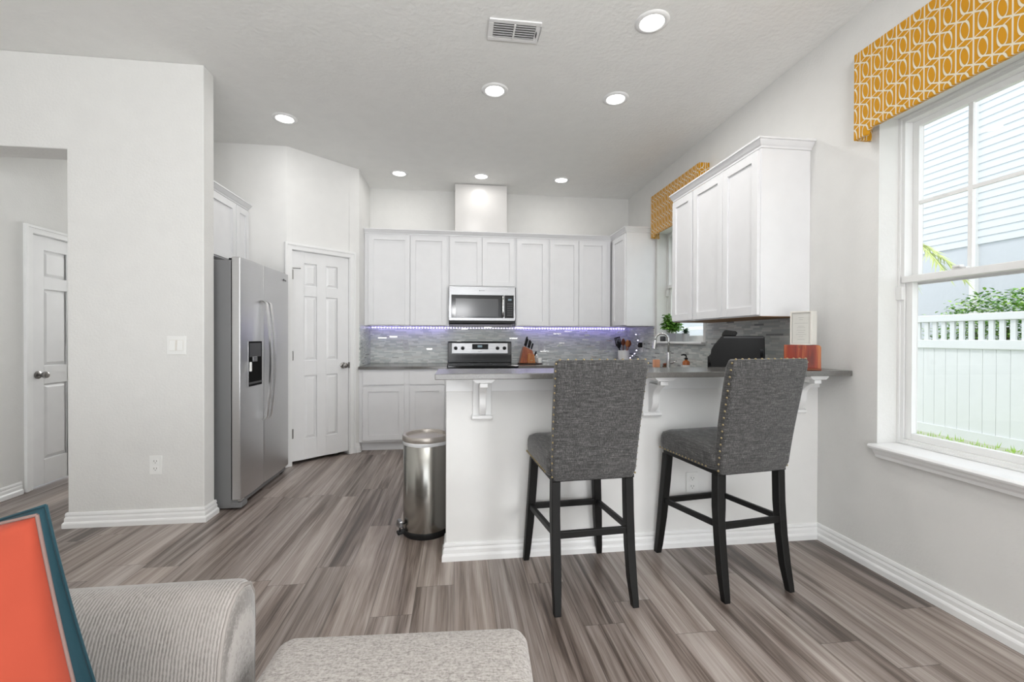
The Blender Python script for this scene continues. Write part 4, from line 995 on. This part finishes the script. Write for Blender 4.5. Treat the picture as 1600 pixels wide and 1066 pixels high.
# ------------------------------------------------------------------ bar stools (built at origin, facing +Y)
def stool():
    r = thing('bar_stool', (0, 0, 0), 'x', 'bar stool', 'upholstered bar stools at the peninsula')
    # seat: rounded cushion
    b = MB(); rings = []
    def ring(w, y0, y1, z, rr=.035, crown=0):
        pts = []
        for cxx, cyy, a0 in ((w-rr, y1-rr, 0), (-w+rr, y1-rr, PI/2), (-w+rr, y0+rr, PI), (w-rr, y0+rr, 1.5*PI)):
            for k in range(6): a = a0+PI/2*k/5; pts.append((cxx+rr*math.cos(a), cyy+rr*math.sin(a), z))
        return pts
    for w, y0, y1, z in ((.195, -.205, .232, .594), (.205, -.212, .244, .596), (.212, -.218, .250, .606), (.215, -.22, .253, .64), (.214, -.22, .252, .672), (.208, -.215, .246, .692), (.19, -.20, .225, .704), (.12, -.14, .15, .711)):
        rings.append(ring(w, y0, y1, z, min(.05, w*.3)))
    b.loft(rings).build('seat', M['tweed'], r, smooth=True)
    # back: gently curved slab leaning back
    def by(z): t_ = (z-.58)/.55; return -.172-.103*t_**1.25
    b = MB(); rings = []
    N_ = 14
    for i in range(N_+1):
        z = .582+(1.128-.582)*i/N_; w = .198+.012*i/N_; y = by(z)
        e_ = .0 if 0 < i < N_ else .010
        zz = z
        tk = .062 - (.0 if 0 < i < N_ else .02); w2 = w-e_; yc = y-.031; cr = .014
        rg = []
        for sx_, sy_, a0 in ((1, 1, 0), (-1, 1, PI/2), (-1, -1, PI), (1, -1, 1.5*PI)):
            for k in range(4): a = a0+PI/2*k/3; rg.append((sx_*(w2-cr)+cr*math.cos(a), yc+sy_*(tk/2-cr)+cr*math.sin(a), zz))
        if i == N_: rings.append([(p[0]/(w2)*(w), p[1], z-.006) for p in rg])
        rings.append(rg)
    b.loft(rings).build('backrest', M['tweed'], r, smooth=True, auto=55)
    bk = [c for c in r.children if c.name.startswith('backrest')][0]
    b = MB(); 
    b.tube([(-.205, by(1.045)-.0625, 1.045), (.205, by(1.045)-.0625, 1.045)], .0016, 6); b.build('seam', M['tweed'], bk)
    st = [c for c in r.children if c.name.startswith('seat')][0]
    nm = []
    def nail(x, y, z, par):
        if not nm: o = MB().ball((0, 0, 0), .0052, (1, 1, 1), 8).build('nailhead', M['brass'], par, smooth=True); nm.append(o)
        else: o = nm[0].copy(); COL.objects.link(o); o.parent = par
        o.location = (x, y, z)
    for s in (-1, 1):
        for k in range(17):
            z = .60+k*.0320; w = .198+.012*(z-.582)/.546; nail(s*(w+.0005), by(z)-.045, z, bk)
        for k in range(16): nail(s*.2118, -.15+k*.0255, .6055, st)
    for k in range(12): nail(-.195+k*.0355, by(1.12)-.048, 1.1285, bk)
    for k in range(9): nail(-.18+k*.045, .2515, .6055, st)
    MB().box(-.198, .198, -.215, .222, .575, .5935).build('seat_frame', M['stoolwood'], r, bevel=.003)
    def leg(path, hw):
        b = MB(); rings = []
        for (x, y, z), (a, c) in zip(path, hw): rings.append([(x-a, y-c, z), (x+a, y-c, z), (x+a, y+c, z), (x-a, y+c, z)])
        b.loft(rings).build('leg', M['stoolwood'], r, bevel=.003, smooth=True, auto=30)
    for s in (-1, 1):
        leg([(s*.176, .212, .5745), (s*.184, .220, .42), (s*.196, .232, .22), (s*.208, .246, .05), (s*.212, .252, 0)], [(.021, .022)]*2+[(.020, .021), (.017, .018), (.015, .015)])
        leg([(s*.176, -.190, .5745), (s*.178, -.193, .42), (s*.178, -.208, .26), (s*.180, -.228, .12), (s*.183, -.248, .03), (s*.184, -.254, 0)], [(.020, .022)]*2+[(.020, .021), (.019, .020), (.016, .017), (.015, .015)])
        b = MB(); b.hexa([(s*.180-.010, -.19, .322), (s*.180+.010, -.19, .322), (s*.192+.010, .215, .292), (s*.192-.010, .215, .292), (s*.180-.010, -.19, .350), (s*.180+.010, -.19, .350), (s*.192+.010, .215, .320), (s*.192-.010, .215, .320)])
        b.build('side_rung', M['stoolwood'], r, bevel=.003)
    MB().box(-.180, .180, .214, .232, .290, .322).build('front_rung', M['stoolwood'], r, bevel=.003)
    MB().box(-.162, .162, -.217, -.199, .318, .350).build('rear_rung', M['stoolwood'], r, bevel=.003)
    return r
s1 = stool(); s2 = copy_tree(s1)
s1.location = (.609, 2.149, 0); s1.rotation_euler = (0, 0, math.radians(3.5)); s1['label'] = 'grey tweed bar stool at left, its back hiding the middle corbel'
s2.location = (1.387, 2.160, 0); s2.rotation_euler = (0, 0, math.radians(7.5)); s2['label'] = 'grey tweed bar stool at right, nearer the window wall'

# ------------------------------------------------------------------ sofa, ottoman, pillows
sf = thing('sofa', (-1.1, .4, 0), 'light grey ribbed sofa arm at lower left holding pillows', 'sofa')
AP = [(1.125, .06), (1.130, .55), (1.124, .62), (1.105, .652), (1.070, .664), (1.038, .661), (1.008, .645), (.985, .612), (.968, .565), (.958, .50), (.952, .44), (.950, .06)]
b = MB()
XE = -.480
def armring(x, k, dz=0): 
    cy_, cz_ = 1.045, .40
    return [(x, cy_+(p[0]-cy_)*k, (cz_+(p[1]-cz_)*k) if p[1] > .1 else p[1]) for p in AP]
rings = [armring(-1.95, 1)]+[armring(-1.95+(XE-.03+1.95)*i/8, 1) for i in range(1, 9)]+[armring(XE-.014, .992), armring(XE-.004, .965), armring(XE, .93), armring(XE+.006, .6), armring(XE+.007, .2)]
b.loft(rings).build('arm', M['sofa'], sf, smooth=True, auto=60)
arm_ = sf.children[0]
MB().tube([(XE-.004, p[0]*.957+1.045*.043, p[1]*.957+.40*.043) for p in AP[1:-1]], .0045, 8).build('arm_piping', plain('light_grey_welt', srgb('#948e89'), .8), arm_, smooth=True)
def soft_box(x0, x1, y0, y1, z0, z1, r, puff=.0, M_=None):
    b = MB(M_); rings = []
    steps = [(0, r), (r*.3, r*.3), (r, 0)]
    def ring(ins, z):
        pts = []; rr = max(.002, r*1.2-ins)
        X0, X1, Y0, Y1 = x0+ins, x1-ins, y0+ins, y1-ins
        for cxx, cyy, a0 in ((X1-rr, Y1-rr, 0), (X0+rr, Y1-rr, PI/2), (X0+rr, Y0+rr, PI), (X1-rr, Y0+rr, 1.5*PI)):
            for k in range(6): a = a0+PI/2*k/5; pts.append((cxx+rr*math.cos(a), cyy+rr*math.sin(a), z))
        return pts
    for q in (90, 60, 30, 0): a = math.radians(q); rings.append(ring(r*(1-math.cos(a)), z0+r*(1-math.sin(a))))
    for q in (0, 22, 45, 67, 90): a = math.radians(q); rings.append(ring(r*(1-math.cos(a)), z1-r*(1-math.sin(a))))
    rings.append(ring(r*2.2, z1+puff*.6)); rings.append(ring(r*3.5, z1+puff))
    return b.loft(rings)
soft_box(-1.93, XE-.01, -.9, .945, .28, .485, .035, .01).build('seat_cushion', M['sofa'], sf, smooth=True)
MB().box(-1.93, XE-.02, -.9, .945, .06, .278).build('base', M['sofa'], sf, bevel=.01)
soft_box(-2.28, -1.955, -.9, 1.14, .06, .86, .06, .0).build('back', M['sofa'], sf, smooth=True)
for x, y in ((-2.2, 1.05), (-.56, 1.05), (-2.2, -.8), (-.56, -.8)): MB().lathe([(.02, 0), (.026, .06)], (x, y, 0), 16).build('foot', M['black'], sf)
OM = Matrix.Translation((-.14, .78, 0)) @ Matrix.Rotation(math.radians(-3), 4, 'Z')
ot = thing('ottoman', (-.14, .78, 0), 'light grey upholstered ottoman at bottom centre', 'ottoman', rz=math.radians(-3))
soft_box(-.30, .30, -.34, .335, .30, .502, .038, .006, OM).build('cushion', M['ottoman'], ot, smooth=True)
MB(OM).box(-.28, .28, -.32, .315, .08, .299).build('base', M['ottoman'], ot, bevel=.012)
for x in (-.24, .24):
    for y in (-.28, .27): MB(OM).lathe([(.018, 0), (.024, .08)], (x, y, 0), 16).build('foot', M['black'], ot)

def pillow(C0, e1, e2, S, T, mat, label, seed, name='throw_pillow', pipe=None, pull=.02):
    C0, e1, e2 = Vector(C0), Vector(e1).normalized(), Vector(e2); e2 = (e2-e1*e2.dot(e1)).normalized(); n = e1.cross(e2)
    ctr = C0+(e1+e2)*S/2
    r = thing(name, ctr, label, 'throw pillow')
    b = MB(); N_ = 26; edge = []
    def pos(u, v, s):
        # edges pulled in between corners
        pu = pull*(1-v*v)*abs(u)**3; pv = pull*(1-u*u)*abs(v)**3
        x = u*(1-pu/1)-0; y = v*(1-pv)
        th = T/2*(max(0, (1-abs(u)**2.6))**.9)*(max(0, (1-abs(v)**2.6))**.9)
        w = noise.noise(Vector((u*2.2+seed, v*2.2, s)))*.022*min(1, th/T*3) + noise.noise(Vector((u*6+seed, v*3, s*3)))*.008*min(1, th/T*3)
        return ctr+e1*(x*S/2)+e2*(y*S/2)+n*(s*(th+w))
    for s in (-1, 1):
        g_ = [[b.P(pos(-1+2*i/N_, -1+2*j/N_, s)) for j in range(N_+1)] for i in range(N_+1)]
        for i in range(N_):
            for j in range(N_): b.face([g_[i][j], g_[i+1][j], g_[i+1][j+1], g_[i][j+1]])
    b.build('cover', mat, r, smooth=True)
    path = []
    for k in range(4*N_+1):
        q = (k % (4*N_))/N_; i = int(q); f_ = q-i
        u, v = [(-1+2*f_, -1), (1, -1+2*f_), (1-2*f_, 1), (-1, 1-2*f_)][i]; path.append(pos(u, v, 1))
    MB().tube(path, .0022, 8).build('piping', pipe or M['piping'], r, smooth=True)
    return r
pillow((-.566, .672, .978), (-.985, -.056, -.164), (.175, .05, -.979), .46, .16, M['velvet_orange'], 'burnt orange throw pillow at far left on the sofa', 1.3)
pillow((-.664, .804, .946), (-.975, -.05, -.25), (.19, .0, -.98), .46, .12, M['velvet_teal'], 'dark teal velvet throw pillow behind the orange pillow', 5.1, pipe=M['velvet_teal'], pull=.03)

# ------------------------------------------------------------------ outside
GZ = -.17
gb = MB(); gb.box(2.6, 30, -12, 30, GZ-.1, GZ); struct(gb.build('ground', M['asphalt_soil']), 'lawn between house and fence')
b = MB(); random.seed(11)
for k in range(5200):
    x = random.uniform(2.8, 6.9); y = random.uniform(1.0, 6.5); a = random.uniform(0, 2*PI); h_ = random.uniform(.03, .09)
    p = Vector((x, y, GZ)); s = Vector((math.cos(a), math.sin(a), 0))*.008; tip = p+Vector((random.uniform(-.03, .03), random.uniform(-.03, .03), h_))
    b.face([b.P(p-s), b.P(p+s), b.P(tip)])
tag(b.build('grass', M['hedge_light']), 'sunlit grass blades below the fence', 'grass', kind='stuff')
FX = 7.0
fn = thing('garden_fence', (FX, 5, GZ), 'white vinyl privacy fence with picket top outside the window', 'fence')
b = MB(); y = -2.0
while y < 14:
    b.box(FX, FX+.022, y+.002, y+.148, GZ+.08, 1.09); y += .15
b.build('board_panel', M['fence'], fn)
MB().box(FX-.02, FX+.04, -2, 14, GZ, GZ+.13).build('bottom_rail', M['fence'], fn)
MB().box(FX-.03, FX+.05, -2, 14, 1.09, 1.215).build('middle_rail', M['fence'], fn, bevel=.01)
MB().box(FX-.03, FX+.05, -2, 14, 1.475, 1.575).build('top_rail', M['fence'], fn, bevel=.01)
pk = None; y = 2.4
for k in range(60):
    if pk is None: pk = MB().box(FX-.005, FX+.025, y, y+.055, 1.216, 1.474).build('picket', M['fence'], fn)
    else:
        c = pk.copy(); COL.objects.link(c); c.parent = fn; c.location = (0, k*.115, 0)
for yy in (2.33, 6.65, 9.3): MB().box(FX-.05, FX+.07, yy-.11, yy, GZ, 1.66).build('post', M['fence'], fn, bevel=.01)
# neighbour house
HX = 11.0
nh = thing('neighbour_house', (HX+1, 8, GZ), 'white lap sided house beyond the fence', 'house')
MB().box(HX, HX+4, -3, 26, GZ, 3.24).build('stucco_wall', M['stucco'], nh)['label'] = 'grey stucco lower wall'
b = MB(); z = 3.24
while z < 9.5:
    b.hexa([(HX-.032, -3, z), (HX+3, -3, z), (HX+3, 26, z), (HX-.032, 26, z), (HX-.015, -3, z+.155), (HX+3, -3, z+.155), (HX+3, 26, z+.155), (HX-.015, 26, z+.155)]); z += .155
b.build('lap_siding', M['siding'], nh)
MB().box(HX-.09, HX, 8.02, 8.13, GZ, 9.5).build('corner_board', M['vinyl'], nh)
MB().box(HX-.35, HX+3, -3, 26, 9.5, 9.7).build('eave', M['vinyl'], nh)
# hedge
def foliage(name, boxf, n, size, label, cat, mats, seed, trunk=None):
    random.seed(seed); r = thing(name, trunk, label, cat); bs_ = [MB() for _ in mats]
    for k in range(n):
        p = boxf(); a = random.uniform(0, 2*PI); leaf(random.choice(bs_), p, (math.cos(a), math.sin(a), random.uniform(-.2, .9)), size*random.uniform(.7, 1.3), size*.55, .2)
    for i, (bb, mm_) in enumerate(zip(bs_, mats)): bb.build(('leaves', 'young_leaves')[i], mm_, r)
    return r
def hb():
    while True:
        y = random.uniform(3.6, 6.35); x = random.uniform(7.5, 8.7); z = random.uniform(.2, 2.0)
        top = 1.93+.14*noise.noise(Vector((y*1.7, 2, 0)))+.10*noise.noise(Vector((y*5, 1, x*3)))-.28*max(0, (y-5.35)/.75)**2
        if z < top: return (x, y, z)
h_ = foliage('hedge', hb, 15000, .07, 'bright green clipped hedge rising behind the fence', 'hedge', [M['hedge'], M['hedge_light']], 4, (8.1, 5, GZ))
b = MB()
for k in range(7): b.tube([(8.1, 3.8+k*.4, GZ), (8.1+.1*(k % 2), 3.85+k*.4, .6), (8.0, 3.8+k*.42, 1.4)], .03, 6)
b.build('branches', M['bark'], h_)
def wb(): 
    a = random.uniform(0, 2*PI); r = random.uniform(0, .22); return (3.9+r*math.cos(a), 2.62+r*math.sin(a), GZ+random.uniform(.05, .50))
foliage('shrub', wb, 150, .08, 'small yellow green shrub growing low outside the right window', 'shrub', [M['hedge_light']], 9, (3.9, 2.62, GZ))
# palm
random.seed(21)
pm = thing('palm_tree', (8.3, 7.75, GZ), 'feathery yellow green palm seen left in the right window', 'palm')
MB().tube([(8.3, 7.75, GZ), (8.3, 7.75, 1.5), (8.3, 7.75, 3.15)], [.11, .09, .07], 12).build('trunk', M['bark'], pm)
for k in range(7):
    a = k*2*PI/7-PI/2; L_ = 1.25; d = Vector((math.cos(a), math.sin(a), 0)); b = MB(); pts = []
    for i in range(13): q = i/12; pts.append(Vector((8.3, 7.75, 3.15))+d*(L_*q)+Vector((0, 0, .50*q-1.35*q*q)))
    b.tube(pts, .010, 5)
    sdv = Vector((-d.y, d.x, 0))
    for i in range(2, 60):
        q = i/60; p = Vector((8.3, 7.75, 3.15))+d*(L_*q)+Vector((0, 0, .50*q-1.35*q*q))
        for s in (-1, 1):
            tip = p+sdv*s*.20*math.sin(PI*min(1, .15+q*.80))+d*(.02+.16*random.random())+Vector((0, 0, -.08-.20*random.random())); w = d*.014
            b.face([b.P(p-w), b.P(p+w), b.P(tip)])
    b.build('frond', M['palm'], pm)
